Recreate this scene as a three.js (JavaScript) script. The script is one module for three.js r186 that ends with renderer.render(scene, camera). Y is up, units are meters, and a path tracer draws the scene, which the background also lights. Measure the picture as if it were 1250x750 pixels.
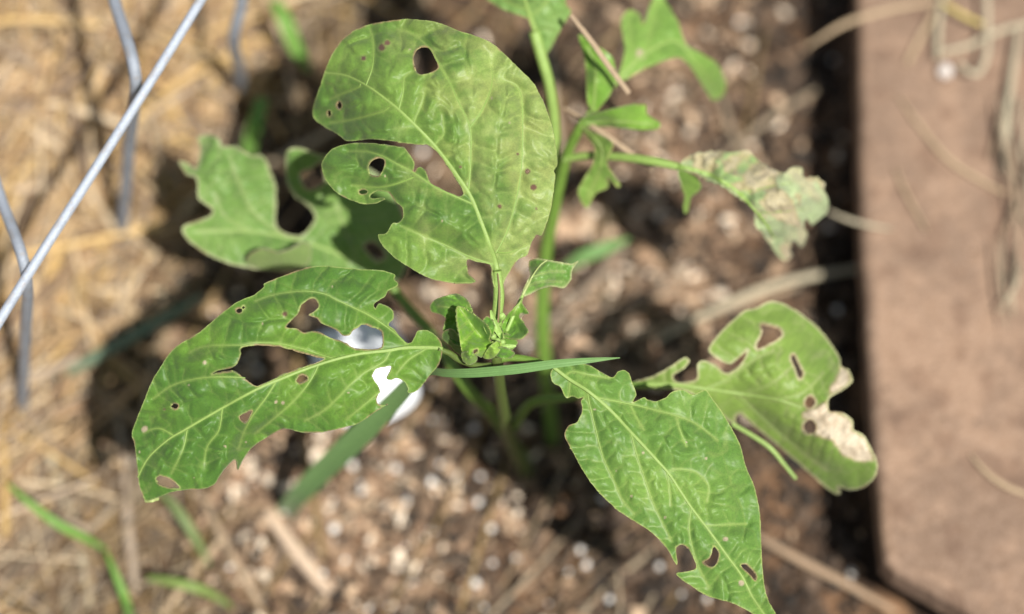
import * as THREE from 'three';

// ---------------------------------------------------------------- camera, sky, sun, exposure
const scene = new THREE.Scene();
const D = 0.92, FOV = 12.5, PITCH = THREE.MathUtils.degToRad(68);
const FWD = new THREE.Vector3(0, -Math.sin(PITCH), -Math.cos(PITCH));
const UPV = new THREE.Vector3(0, Math.cos(PITCH), -Math.sin(PITCH));
const RIGHT = new THREE.Vector3(1, 0, 0);
const FOCUS = FWD.clone().multiplyScalar(-0.2);
const EYE = FOCUS.clone().addScaledVector(FWD, -D);
const camera = new THREE.PerspectiveCamera(FOV, 1024 / 614, 0.05, 200);
camera.position.copy(EYE);
camera.up.set(0, 1, 0);
camera.lookAt(FOCUS);
camera.focus = D;
camera.userData.fStop = 3.0;
camera.updateMatrixWorld();

const SUN = new THREE.Vector3().addScaledVector(RIGHT, 0.25).addScaledVector(UPV, -0.02).addScaledVector(FWD, -0.965).normalize();
{   // a clear, slightly hazy summer sky: pale at the horizon, soft blue overhead, brighter round the sun
  const W = 256, H = 128, data = new Float32Array(W * H * 4);
  for (let r = 0; r < H; r++) for (let c = 0; c < W; c++) {
    const up = ((r + 0.5) / H - 0.5) * Math.PI, az = ((c + 0.5) / W - 0.5) * 2 * Math.PI, y = Math.sin(up);
    const cos = Math.cos(az) * Math.cos(up) * SUN.x + y * SUN.y + Math.sin(az) * Math.cos(up) * SUN.z, t = Math.sqrt(Math.max(0, y)), g = 0.5 * Math.exp(-(1 - cos) / 0.12), o = (r * W + c) * 4;
    const v = [1.0 - 0.5 * t + g, 1.0 - 0.38 * t + g, 1.02 - 0.2 * t + g];
    for (let k = 0; k < 3; k++) data[o + k] = y > 0 ? v[k] : 0.3;
    data[o + 3] = 1;
  }
  const sky = new THREE.DataTexture(data, W, H, THREE.RGBAFormat, THREE.FloatType);
  sky.mapping = THREE.EquirectangularReflectionMapping; sky.magFilter = sky.minFilter = THREE.LinearFilter; sky.needsUpdate = true;
  scene.background = sky; scene.environment = sky;
}
scene.backgroundIntensity = 0.24; scene.environmentIntensity = 0.24;
const sun = new THREE.DirectionalLight(new THREE.Color(1, 0.955, 0.88), 4.6);
sun.position.copy(SUN).multiplyScalar(3);
sun.castShadow = true;
sun.shadow.mapSize.set(4096, 4096);
Object.assign(sun.shadow.camera, { left: -0.8, right: 0.8, top: 0.8, bottom: -0.8, near: 0.5, far: 6 });
scene.add(sun, sun.target);
const EXPOSURE = 1.48;

// ---------------------------------------------------------------- helpers
let seed = 20240611;
const rnd = () => { seed = (seed + 0x6d2b79f5) | 0; let t = Math.imul(seed ^ (seed >>> 15), 1 | seed); t = (t + Math.imul(t ^ (t >>> 7), 61 | t)) ^ t; return ((t ^ (t >>> 14)) >>> 0) / 4294967296; };
const rr = (a, b) => a + (b - a) * rnd();
const clamp = (x, a = 0, b = 1) => Math.min(b, Math.max(a, x));
const sstep = (a, b, x) => { const t = clamp((x - a) / (b - a)); return t * t * (3 - 2 * t); };
const lerp = (a, b, t) => a + (b - a) * t;
const mix3 = (a, b, t) => [lerp(a[0], b[0], t), lerp(a[1], b[1], t), lerp(a[2], b[2], t)];
const hash = (x, y, k = 0) => { let h = Math.imul(x, 374761393) + Math.imul(y, 668265263) + Math.imul(k, 982451653); h = Math.imul(h ^ (h >>> 13), 1274126177); return ((h ^ (h >>> 16)) >>> 0) / 4294967296; };
function vnoise(x, y, k = 0) {
  const ix = Math.floor(x), iy = Math.floor(y), fx = x - ix, fy = y - iy;
  const u = fx * fx * (3 - 2 * fx), v = fy * fy * (3 - 2 * fy);
  return lerp(lerp(hash(ix, iy, k), hash(ix + 1, iy, k), u), lerp(hash(ix, iy + 1, k), hash(ix + 1, iy + 1, k), u), v);
}
const fbm = (x, y, k = 0, o = 4) => { let s = 0, a = 0.5, n = 0; for (let i = 0; i < o; i++) { s += a * vnoise(x, y, k + i); n += a; a *= 0.5; x *= 2.03; y *= 2.03; } return s / n; };
function worley(x, y, k = 0) {   // distance to the nearest cell edge
  const ix = Math.floor(x), iy = Math.floor(y); let a = 9, b = 9;
  for (let j = -1; j <= 1; j++) for (let i = -1; i <= 1; i++) {
    const cx = ix + i + hash(ix + i, iy + j, k), cy = iy + j + hash(ix + i, iy + j, k + 7), d = Math.hypot(cx - x, cy - y);
    if (d < a) { b = a; a = d; } else if (d < b) b = d;
  }
  return b - a;
}
// a pixel of the photograph at a depth (mm nearer than the focal plane) as a point of the place
const PX = (2 * D * Math.tan(THREE.MathUtils.degToRad(FOV / 2))) / 750;
function P(x, y, mm = 0) {
  const d = D - mm / 1000;
  return EYE.clone().addScaledVector(FWD, d).addScaledVector(RIGHT, ((x - 625) * PX * d) / D).addScaledVector(UPV, ((375 - y) * PX * d) / D);
}
function G(x, y, h = 0) {   // where a pixel's ray meets the height h
  const dir = FWD.clone().addScaledVector(RIGHT, ((x - 625) * PX) / D).addScaledVector(UPV, ((375 - y) * PX) / D);
  return EYE.clone().addScaledVector(dir, (EYE.y - h) / -dir.y);
}
function toPx(p) {
  const v = p.clone().sub(EYE), d = v.dot(FWD);
  return [625 + (v.dot(RIGHT) / d) * (D / PX), 375 - (v.dot(UPV) / d) * (D / PX)];
}
function tag(o, label, category, group, kind) {
  if (label) o.userData.label = label;
  if (category) o.userData.category = category;
  if (group) o.userData.group = group;
  if (kind) o.userData.kind = kind;
  return o;
}
const used = {};
const numbered = (n) => { const k = used[n] ?? 0; used[n] = k + 1; return k ? n + '_' + String(k).padStart(3, '0') : n; };
function mesh(name, g, m, parent = scene) {
  const o = new THREE.Mesh(g, m);
  o.name = parent === scene ? numbered(name) : name;
  o.castShadow = o.receiveShadow = true;
  parent.add(o);
  return o;
}
function geo(pos, idx, { uv, col } = {}) {
  const g = new THREE.BufferGeometry();
  g.setAttribute('position', new THREE.Float32BufferAttribute(pos, 3));
  if (uv) g.setAttribute('uv', new THREE.Float32BufferAttribute(uv, 2));
  if (col) g.setAttribute('color', new THREE.Float32BufferAttribute(col, 3));
  g.setIndex(idx);
  g.computeVertexNormals();
  return g;
}
const pairs = (a) => { const o = []; for (let i = 0; i < a.length; i += 2) o.push([a[i], a[i + 1]]); return o; };
function smoothLoop(pts, n = 4) {
  const o = [], L = pts.length;
  for (let i = 0; i < L; i++) {
    const [p0, p1, p2, p3] = [pts[(i + L - 1) % L], pts[i], pts[(i + 1) % L], pts[(i + 2) % L]];
    for (let k = 0; k < n; k++) {
      const t = k / n, t2 = t * t, t3 = t2 * t;
      o.push([0, 1].map((c) => 0.5 * (2 * p1[c] + (p2[c] - p0[c]) * t * 0.8 + (2 * p0[c] - 5 * p1[c] + 4 * p2[c] - p3[c]) * t2 * 0 + 0) + 0).map((_, c) => {
        const m1 = 0.42 * (p2[c] - p0[c]), m2 = 0.42 * (p3[c] - p1[c]);
        return (2 * t3 - 3 * t2 + 1) * p1[c] + (t3 - 2 * t2 + t) * m1 + (-2 * t3 + 3 * t2) * p2[c] + (t3 - t2) * m2;
      }));
    }
  }
  return o;
}
function smoothLine(pts, n = 5) {   // points of any dimension
  const o = [], L = pts.length, dim = pts[0].length;
  for (let i = 0; i < L - 1; i++) {
    const p0 = pts[Math.max(0, i - 1)], p1 = pts[i], p2 = pts[i + 1], p3 = pts[Math.min(L - 1, i + 2)];
    for (let k = 0; k < n; k++) {
      const t = k / n, t2 = t * t, t3 = t2 * t, q = [];
      for (let c = 0; c < dim; c++) q.push((2 * t3 - 3 * t2 + 1) * p1[c] + (t3 - 2 * t2 + t) * 0.5 * (p2[c] - p0[c]) + (-2 * t3 + 3 * t2) * p2[c] + (t3 - t2) * 0.5 * (p3[c] - p1[c]));
      o.push(q);
    }
  }
  o.push(pts[L - 1].slice());
  return o;
}
const circle = (cx, cy, rx, ry = rx, n = 9) => Array.from({ length: n }, (_, i) => { const a = (i / n) * 2 * Math.PI, k = 1 + 0.18 * (hash(i, Math.round(cx), 3) - 0.5); return [cx + rx * k * Math.cos(a), cy + ry * k * Math.sin(a)]; });
function segDist(x, y, line, closed) {
  let best = 1e9;
  const n = line.length;
  for (let i = closed ? 0 : 1; i < n; i++) {
    const a = line[(i + n - 1) % n], b = line[i], dx = b[0] - a[0], dy = b[1] - a[1], l = dx * dx + dy * dy;
    const t = l > 0 ? clamp(((x - a[0]) * dx + (y - a[1]) * dy) / l) : 0, ex = x - a[0] - dx * t, ey = y - a[1] - dy * t, d = ex * ex + ey * ey;
    if (d < best) best = d;
  }
  return Math.sqrt(best);
}
function inside(x, y, loop) {
  let c = false;
  for (let i = 0, j = loop.length - 1; i < loop.length; j = i++) {
    const [xi, yi] = loop[i], [xj, yj] = loop[j];
    if (yi > y !== yj > y && x < ((xj - xi) * (y - yi)) / (yj - yi) + xi) c = !c;
  }
  return c;
}
function tps(ctrl) {   // a thin plate through (x, y, value)
  const n = ctrl.length, U = (r2) => (r2 > 0 ? r2 * Math.log(r2) : 0), S = 100;
  const c = ctrl.map(([x, y, v]) => [x / S, y / S, v]), N = n + 3, A = [];
  for (let i = 0; i < n; i++) A.push([...c.map((q) => U((q[0] - c[i][0]) ** 2 + (q[1] - c[i][1]) ** 2)), 1, c[i][0], c[i][1], c[i][2]]);
  for (let i = 0; i < n; i++) A[i][i] += 0.002;
  A.push([...c.map(() => 1), 0, 0, 0, 0], [...c.map((q) => q[0]), 0, 0, 0, 0], [...c.map((q) => q[1]), 0, 0, 0, 0]);
  for (let i = 0; i < N; i++) {
    let p = i;
    for (let r = i + 1; r < N; r++) if (Math.abs(A[r][i]) > Math.abs(A[p][i])) p = r;
    [A[i], A[p]] = [A[p], A[i]];
    for (let r = 0; r < N; r++) if (r !== i && A[r][i]) { const f = A[r][i] / A[i][i]; for (let k = i; k <= N; k++) A[r][k] -= f * A[i][k]; }
  }
  const w = A.map((row, i) => row[N] / row[i]);
  return (x, y) => {
    x /= S; y /= S;
    let v = w[n] + w[n + 1] * x + w[n + 2] * y;
    for (let i = 0; i < n; i++) v += w[i] * U((x - c[i][0]) ** 2 + (y - c[i][1]) ** 2);
    return v;
  };
}
function grayTexture(size, f, repeat = 1) {
  const data = new Uint8Array(size * size * 4);
  for (let y = 0; y < size; y++) for (let x = 0; x < size; x++) { const v = f(x / size, y / size), o = (y * size + x) * 4; const a = Array.isArray(v) ? v : [v, v, v]; for (let c = 0; c < 3; c++) data[o + c] = Math.round(255 * clamp(a[c])); data[o + 3] = 255; }
  const t = new THREE.DataTexture(data, size, size);
  t.wrapS = t.wrapT = THREE.RepeatWrapping; t.magFilter = THREE.LinearFilter; t.minFilter = THREE.LinearMipmapLinearFilter; t.generateMipmaps = true;
  t.repeat.set(repeat, repeat); t.needsUpdate = true;
  return t;
}
// noise that tiles
const tnoise = (u, v, n, k) => { const x = u * n, y = v * n, ix = Math.floor(x), iy = Math.floor(y), fx = x - ix, fy = y - iy, a = fx * fx * (3 - 2 * fx), b = fy * fy * (3 - 2 * fy), h = (i, j) => hash(((i % n) + n) % n, ((j % n) + n) % n, k); return lerp(lerp(h(ix, iy), h(ix + 1, iy), a), lerp(h(ix, iy + 1), h(ix + 1, iy + 1), a), b); };
function tworley(u, v, n, k) {
  const x = u * n, y = v * n, ix = Math.floor(x), iy = Math.floor(y); let a = 9, b = 9;
  for (let j = -1; j <= 1; j++) for (let i = -1; i <= 1; i++) { const cx = ((ix + i) % n + n) % n, cy = ((iy + j) % n + n) % n, d = Math.hypot(ix + i + hash(cx, cy, k) - x, iy + j + hash(cx, cy, k + 5) - y); if (d < a) { b = a; a = d; } else if (d < b) b = d; }
  return b - a;
}

// ---------------------------------------------------------------- materials
const leafGrain = grayTexture(512, (u, v) => 0.45 * sstep(0, 0.5, tworley(u, v, 44, 11)) + 0.3 * tnoise(u, v, 128, 2) + 0.25 * tnoise(u, v, 40, 5));
const leafTone = grayTexture(512, (u, v) => { const c = 0.85 + 0.1 * (tnoise(u, v, 24, 21) - 0.5) + 0.2 * (tnoise(u, v, 90, 3) - 0.5) + 0.14 * (tnoise(u, v, 200, 4) - 0.5), w = 0.09 * sstep(0.16, 0, tworley(u, v, 44, 11)); return [c + w, c + w * 0.8, c + w * 0.5]; });
const M = {};
M.leaf = new THREE.MeshPhysicalMaterial({ vertexColors: true, map: leafTone, roughness: 0.92, transmission: 0.24, thickness: 0, clearcoat: 0.38, clearcoatRoughness: 0.42, bumpMap: leafGrain, bumpScale: 0.00012, side: THREE.DoubleSide });
M.youngLeaf = M.leaf.clone(); M.youngLeaf.clearcoat = 0.5; M.youngLeaf.clearcoatRoughness = 0.36;
M.dryLeaf = new THREE.MeshPhysicalMaterial({ vertexColors: true, map: leafTone, roughness: 1, transmission: 0.2, thickness: 0, bumpMap: leafGrain, bumpScale: 0.0002, side: THREE.DoubleSide });
const plain = (r, g, b, rough = 0.7, extra = {}) => new THREE.MeshPhysicalMaterial({ color: new THREE.Color().setRGB(r, g, b), roughness: rough, side: THREE.DoubleSide, ...extra });
M.vein = plain(0.24, 0.36, 0.085, 0.6, { map: leafTone });
M.sideVein = plain(0.2, 0.325, 0.062, 0.6, { map: leafTone });
M.veinPale = plain(0.4, 0.48, 0.18, 0.6, { map: leafTone });
M.stem = plain(0.15, 0.27, 0.042, 0.5, { map: leafTone, bumpMap: leafGrain, bumpScale: 0.0001 });
M.stemDark = plain(0.10, 0.15, 0.03, 0.55, { map: leafTone, bumpMap: leafGrain, bumpScale: 0.0001 });
M.petiole = plain(0.27, 0.41, 0.1, 0.5, { map: leafTone, bumpMap: leafGrain, bumpScale: 0.0001 });
M.groove = plain(0.16, 0.12, 0.05, 0.7);
M.bud = plain(0.3, 0.46, 0.12, 0.5, { map: leafTone });

// ---------------------------------------------------------------- leaf builder
const GREEN = { dark: [0.07, 0.18, 0.014], light: [0.185, 0.33, 0.042], yellow: [0.33, 0.37, 0.1], rim: [0.36, 0.44, 0.13], brown: [0.3, 0.2, 0.1] };
function blade(name, parent, s) {
  const pal = { ...GREEN, ...s.pal }, step = s.step ?? 1.7;
  const loops = [smoothLoop(pairs(s.outline)), ...(s.holes ?? []).map((h) => smoothLoop(Array.isArray(h[0]) ? h : pairs(h), 3))];
  const veins = (s.veins ?? []).map((v) => smoothLine(pairs(v), 4)), mid = s.midrib ? smoothLine(pairs(s.midrib), 4) : null;
  const lines = mid ? [mid, ...veins] : veins;
  const z0 = tps(s.depth), K = s.k ?? 1, bulge = s.bulge ?? 0.7, cell = s.cell ?? 26, ripple = s.ripple ?? 0;
  const veinDist = (x, y) => { let d = 1e9; for (const l of lines) { const e = segDist(x, y, l, false); if (e < d) d = e; } return d; };
  const runs = lines.map((l) => { let t = 0; return l.map((p, i) => (t += i ? Math.hypot(p[0] - l[i - 1][0], p[1] - l[i - 1][1]) : 0)); });
  const ladder = (x, y) => {   // distance to the nearest cross vein, and how far from the line where two fields of them meet
    let d1 = 1e9, d2 = 1e9, at = 0, which = 0;
    lines.forEach((l, k) => {
      let best = 1e9, run = 0;
      for (let i = 1; i < l.length; i++) {
        const a = l[i - 1], dx = l[i][0] - a[0], dy = l[i][1] - a[1], q = dx * dx + dy * dy, t = q > 0 ? clamp(((x - a[0]) * dx + (y - a[1]) * dy) / q) : 0, e = (x - a[0] - dx * t) ** 2 + (y - a[1] - dy * t) ** 2;
        if (e < best) { best = e; run = runs[k][i - 1] + Math.sqrt(q) * t; }
      }
      best = Math.sqrt(best);
      if (best < d1) { d2 = d1; d1 = best; at = run; which = k; } else if (best < d2) d2 = best;
    });
    const sp = s.rung ?? 17, q = (at + 0.35 * d1 + 9 * (fbm(x / 18, y / 18, K + 50, 2) - 0.5)) / sp, i = Math.floor(q), pos = (j) => j + 0.5 + 0.5 * (hash(j, which, K + 51) - 0.5);
    const ds = Math.min(...[i - 1, i, i + 1].map((j) => Math.abs(q - pos(j)))) * sp;
    return [ds, sstep(0, 9, d2 - d1) * sstep(60, 35, d1), d1];
  };
  const warp = (x, y) => [x + 20 * (fbm(x / 34, y / 34, K, 2) - 0.5) + 5 * (vnoise(x / 9, y / 9, K + 5) - 0.5), y + 20 * (fbm(x / 34, y / 34, K + 3, 2) - 0.5) + 5 * (vnoise(x / 9, y / 9, K + 6) - 0.5)];
  const cells = (x, y) => { const [wx, wy] = warp(x, y); return worley((wx * 0.8 + wy * 0.6) / (cell * 1.35), (wy * 0.8 - wx * 0.6) / cell, K); };
  const surf = (x, y) => {
    const dv = veinDist(x, y), w = cells(x, y), [wx, wy] = warp(x, y), fine = worley(wx / 8.5, wy / 8.5, K + 40), on = 1 - Math.exp(-((dv / 6) ** 2)), vary = 0.25 + 1.1 * vnoise(x / 24, y / 24, K + 13);
    const [ds, free] = lines.length > 2 ? ladder(x, y) : [9, 0];
    let h = z0(x, y) + bulge * 1.8 * free * vary * (1 - Math.exp(-((ds / (0.2 * (s.rung ?? 17))) ** 2))) * on + bulge * 3.4 * (1 - Math.exp(-((dv / 17) ** 2))) * (0.35 + 1.1 * vnoise(x / 26, y / 26, K + 1));
    h += bulge * 1.3 * vary * (1 - Math.exp(-((w / 0.34) ** 2))) * on + bulge * (s.fine ?? 0.12) * (1 - Math.exp(-((fine / 0.33) ** 2))) * on;
    if (s.dead && s.crisp) h += s.crisp * s.dead(x, y) * (fbm(x / 16, y / 16, K + 90, 3) - 0.5) * 2;
    if (ripple) h += ripple * (fbm(x / (s.rs ?? 14), y / (s.rs ?? 14), K + 9, 3) - 0.5) * 2;
    return h;
  };
  // signed distance on a grid, then the inside cut out along it
  const all = loops[0], x0 = Math.min(...all.map((p) => p[0])) - 3, x1 = Math.max(...all.map((p) => p[0])) + 3, y0 = Math.min(...all.map((p) => p[1])) - 3, y1 = Math.max(...all.map((p) => p[1])) + 3;
  const nx = Math.ceil((x1 - x0) / step) + 1, ny = Math.ceil((y1 - y0) / step) + 1, f = new Float32Array(nx * ny), rough = s.rough ?? 1.1;
  const edge = (x, y) => {
    let d = 1e9, which = 0, on = inside(x, y, loops[0]);
    loops.forEach((l, i) => { const e = segDist(x, y, l, true); if (e < d) { d = e; which = i; } if (i && on && inside(x, y, l)) on = false; });
    return [on ? d : -d, which];
  };
  for (let j = 0; j < ny; j++) for (let i = 0; i < nx; i++) { const x = x0 + i * step, y = y0 + j * step, e = edge(x, y)[0]; f[j * nx + i] = e + (Math.abs(e) < 6 ? rough * (0.6 * vnoise(x / 4.5, y / 4.5, K + 60) + 0.4 * vnoise(x / 2, y / 2, K + 61) - 0.5) : 0) || 1e-4; }
  const pts = [], ids = new Map(), tri = [], rim = [];
  const corner = (i, j) => { const k = j * nx + i; if (!ids.has(k)) { ids.set(k, pts.length); pts.push([x0 + i * step, y0 + j * step, f[k]]); } return ids.get(k); };
  const cut = (i, j, i2, j2) => {
    const a = j * nx + i, b = j2 * nx + i2, k = a < b ? a + ',' + b : b + ',' + a;
    if (!ids.has(k)) { const t = clamp(f[a] / (f[a] - f[b]), 0.02, 0.98); ids.set(k, pts.length); pts.push([x0 + lerp(i, i2, t) * step, y0 + lerp(j, j2, t) * step, 0]); }
    return ids.get(k);
  };
  for (let j = 0; j < ny - 1; j++) for (let i = 0; i < nx - 1; i++) {
    const c = [[i, j], [i + 1, j], [i + 1, j + 1], [i, j + 1]], on = c.map(([a, b]) => f[b * nx + a] > 0), n = on.filter(Boolean).length;
    if (!n) continue;
    if (n === 4) {
      const q = c.map(([a, b]) => corner(a, b));
      if ((i + j) & 1) tri.push(q[0], q[2], q[1], q[0], q[3], q[2]); else tri.push(q[0], q[3], q[1], q[1], q[3], q[2]);
      continue;
    }
    const sets = n === 2 && on[0] === on[2] ? (on[0] ? [[0], [2]] : [[1], [3]]) : [null];
    for (const only of sets) {
      const poly = [], cuts = [];
      for (let k = 0; k < 4; k++) {
        const m = (k + 1) % 4, ok = (q) => on[q] && (!only || only.includes(q));
        if (ok(k)) poly.push(corner(...c[k]));
        if (ok(k) !== ok(m) && on[k] !== on[m]) { const v = cut(...c[k], ...c[m]); poly.push(v); cuts.push(v); }
      }
      for (let k = 1; k < poly.length - 1; k++) tri.push(poly[0], poly[k + 1], poly[k]);
      if (cuts.length === 2) rim.push(cuts);
    }
  }
  // places, colours
  const pos = [], uv = [], col = [], ctr = [(x0 + x1) / 2, (y0 + y1) / 2];
  const o3 = P(ctr[0], ctr[1], z0(...ctr)), ax = P(ctr[0] + 20, ctr[1], z0(ctr[0] + 20, ctr[1])).sub(o3).normalize(), nn = ax.clone().cross(P(ctr[0], ctr[1] - 20, z0(ctr[0], ctr[1] - 20)).sub(o3)).normalize(), ay = nn.clone().cross(ax);
  for (const [x, y, e0] of pts) {
    const p = P(x, y, surf(x, y)), [ed, which] = edge(x, y), e = Math.max(0, ed), dv = veinDist(x, y), w = cells(x, y), [ds, free] = lines.length > 2 ? ladder(x, y) : [9, 0];
    pos.push(p.x, p.y, p.z);
    const q = p.clone().sub(o3);
    uv.push(q.dot(ax) / 0.03 + K * 0.37, q.dot(ay) / 0.03 + K * 0.21);
    const big = fbm(x / 60, y / 60, K + 20, 3), small = vnoise(x / 6, y / 6, K + 30);
    let c = mix3(pal.dark, pal.light, sstep(0.25, 0.75, big) * 0.75 + 0.25 * small);
    if (s.pale) c = mix3(c, [0.34, 0.44, 0.12], 0.9 * s.pale(x, y));
    if (s.mottle) c = mix3(c, pal.yellow, s.mottle * sstep(0.5, 0.72, fbm(x / 26, y / 26, K + 25, 4)) * (s.mottleAt ? s.mottleAt(x, y) : 1));
    c = mix3(c, pal.rim, 0.1 * sstep(0.09, 0.02, w));
    c = mix3(c, pal.rim, 0.16 * free * sstep(1.7, 0.4, ds));
    c = mix3(c, pal.rim, 0.3 * sstep(3, 0.6, dv));
    if (s.dead) { const t = s.dead(x, y); if (t > 0) { c = mix3(c, mix3([0.74, 0.64, 0.48], [0.5, 0.38, 0.24], 0.55 * vnoise(x / 7, y / 7, K + 70)), t); c = mix3(c, [0.34, 0.25, 0.1], 0.55 * sstep(0.1, 0.4, t) * sstep(0.9, 0.55, t)); } }
    const rimW = which ? (s.holeRim ?? 2.0) : (s.edgeRim ?? 1.4);
    c = mix3(c, pal.rim, (which ? 0.95 : 0.7) * sstep(rimW, rimW * 0.25, e));
    if (which || vnoise(x / 30, y / 30, K + 77) > 0.74) c = mix3(c, pal.brown, 0.85 * sstep(1.9, 0.4, e) * sstep(0.32, 0.58, vnoise(x / 9, y / 9, K + 78)));
    for (const [sx, sy, sr, t] of s.spots ?? []) { const d = Math.hypot(x - sx, y - sy) / sr * (0.8 + 0.5 * small); if (d < 2) c = t ? mix3(c, [0.5, 0.42, 0.28], sstep(1.2, 0.7, d)) : mix3(mix3(c, pal.rim, 0.35 * sstep(1.7, 1.2, d)), [0.16, 0.08, 0.05], sstep(1, 0.7, d)); }
    col.push(...c);
  }
  // the cut edge has a thickness: a lip that turns down all round
  const g0 = geo(pos, tri), nor = g0.attributes.normal, low = new Map(), idx = [...tri], thick = s.thick ?? 0.00035;
  for (const [a, b] of rim) {
    const q = [a, b].map((v) => {
      if (!low.has(v)) {
        low.set(v, pos.length / 3);
        pos.push(pos[3 * v] - nor.getX(v) * thick, pos[3 * v + 1] - nor.getY(v) * thick, pos[3 * v + 2] - nor.getZ(v) * thick);
        uv.push(uv[2 * v] + 0.01, uv[2 * v + 1]); col.push(col[3 * v], col[3 * v + 1], col[3 * v + 2]);
      }
      return low.get(v);
    });
    idx.push(a, b, q[1], a, q[1], q[0]);
  }
  const o = mesh(name, geo(pos, idx, { uv, col }), s.mat ?? M.leaf, parent);
  if (s.label) o.userData.label = s.label;
  const ok = (x, y) => edge(x, y)[0] > -1.5;
  const rib = (nm, line, w0, w1, m) => {   // a raised rib that follows the surface
    let run = [];
    const flush = () => { if (run.length > 3) { const n = run.length; mesh(nm, tubeGeo(run.map(([x, y, t]) => { const r = (lerp(w0, w1, t) * PX) / 2; return [...P(x, y, surf(x, y) + r * 120), r]; }), 6, 0.5), m, o); } run = []; };
    line.forEach(([x, y], i) => { if (ok(x, y)) run.push([x, y, i / (line.length - 1)]); else flush(); });
    flush();
  };
  if (mid) rib('midrib', smoothLine(pairs(s.midrib), 7), (s.midW?.[0] ?? 6) * 0.82, (s.midW?.[1] ?? 2) * 0.8, s.midMat ?? M.vein);
  (s.veins ?? []).forEach((v) => rib('side_vein', smoothLine(pairs(v), 6), (s.veinW ?? 3) * 0.72, 0.35, s.veinMat ?? M.sideVein));
  o.userData.surface = undefined; delete o.userData.surface;
  return { o, surf };
}
function tubeGeo(path, sides = 8, flat = 1, caps = true) {   // path of [x, y, z, radius]
  const pos = [], uv = [], idx = [], n = path.length, V = path.map((q) => new THREE.Vector3(q[0], q[1], q[2]));
  let len = 0, side = null;
  for (let i = 0; i < n; i++) {
    const t = V[Math.min(n - 1, i + 1)].clone().sub(V[Math.max(0, i - 1)]).normalize();
    if (i) len += V[i].distanceTo(V[i - 1]);
    let a = t.clone().cross(side ?? FWD);
    if (a.lengthSq() < 1e-6) a = t.clone().cross(RIGHT);
    a.normalize();
    const b = a.clone().cross(t).normalize();
    side = b.clone();
    for (let k = 0; k <= sides; k++) {
      const th = (k / sides) * 2 * Math.PI, r = path[i][3];
      const p = V[i].clone().addScaledVector(a, Math.cos(th) * r).addScaledVector(b, Math.sin(th) * r * flat);
      pos.push(p.x, p.y, p.z); uv.push((k / sides) * 0.3, len / 0.03);
      if (i && k) { const c = i * (sides + 1) + k, d = c - sides - 1; idx.push(c, c - 1, d, d, c - 1, d - 1); }
    }
  }
  if (caps) for (const [i, s] of [[0, 1], [n - 1, -1]]) {
    const c = pos.length / 3; pos.push(V[i].x, V[i].y, V[i].z); uv.push(0.1, i ? len / 0.03 : 0);
    for (let k = 0; k < sides; k++) { const q = i * (sides + 1) + k; s > 0 ? idx.push(c, q, q + 1) : idx.push(c, q + 1, q); }
  }
  return geo(pos, idx, { uv });
}
// a stalk through [x, y, mm, width in pixels]
const stalk = (pts, sides = 10, flat = 1, n = 8) => tubeGeo(smoothLine(pts, n).map(([x, y, z, w]) => { const p = P(x, y, z); return [p.x, p.y, p.z, (w / 2) * PX * (D - z / 1000) / D]; }), sides, flat);
// a ribbon (grass blade, flat straw) with a shallow keel, through [x, y, mm, width in pixels]; twist leans it
function ribbonGeo(pts, { keel = 0.25, n = 8, lean = 0, thick = 0.0003 } = {}) {
  const line = smoothLine(pts, n), V = line.map(([x, y, z]) => P(x, y, z)), pos = [], uv = [], idx = [], W = 7;
  let len = 0;
  for (let i = 0; i < line.length; i++) {
    const t = V[Math.min(V.length - 1, i + 1)].clone().sub(V[Math.max(0, i - 1)]).normalize();
    if (i) len += V[i].distanceTo(V[i - 1]);
    const view = EYE.clone().sub(V[i]).normalize(), a = t.clone().cross(view).normalize(), b = a.clone().cross(t).normalize(), w = (Math.max(0.4, line[i][3]) * PX * (D - line[i][2] / 1000)) / D / 2;
    const ca = a.clone().multiplyScalar(Math.cos(lean)).addScaledVector(b, Math.sin(lean)), cb = b.clone().multiplyScalar(Math.cos(lean)).addScaledVector(a, -Math.sin(lean));
    for (let side = 0; side < 2; side++) for (let k = 0; k < W; k++) {
      const u = (k / (W - 1)) * 2 - 1, p = V[i].clone().addScaledVector(ca, u * w).addScaledVector(cb, Math.abs(u) ** 1.3 * w * keel - side * thick * (1 - u * u * 0.6));
      pos.push(p.x, p.y, p.z); uv.push((u * w) / 0.03, len / 0.03);
      if (i && k) { const c = i * 2 * W + side * W + k, d = c - 2 * W; side ? idx.push(c, d, c - 1, d, d - 1, c - 1) : idx.push(c, c - 1, d, d, c - 1, d - 1); }
    }
    if (i) for (const k of [0, W - 1]) { const c = i * 2 * W + k, d = c - 2 * W, c2 = c + W, d2 = d + W; k ? idx.push(c, d, c2, d, d2, c2) : idx.push(c, c2, d, d, c2, d2); }
  }
  return geo(pos, idx, { uv });
}

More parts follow.
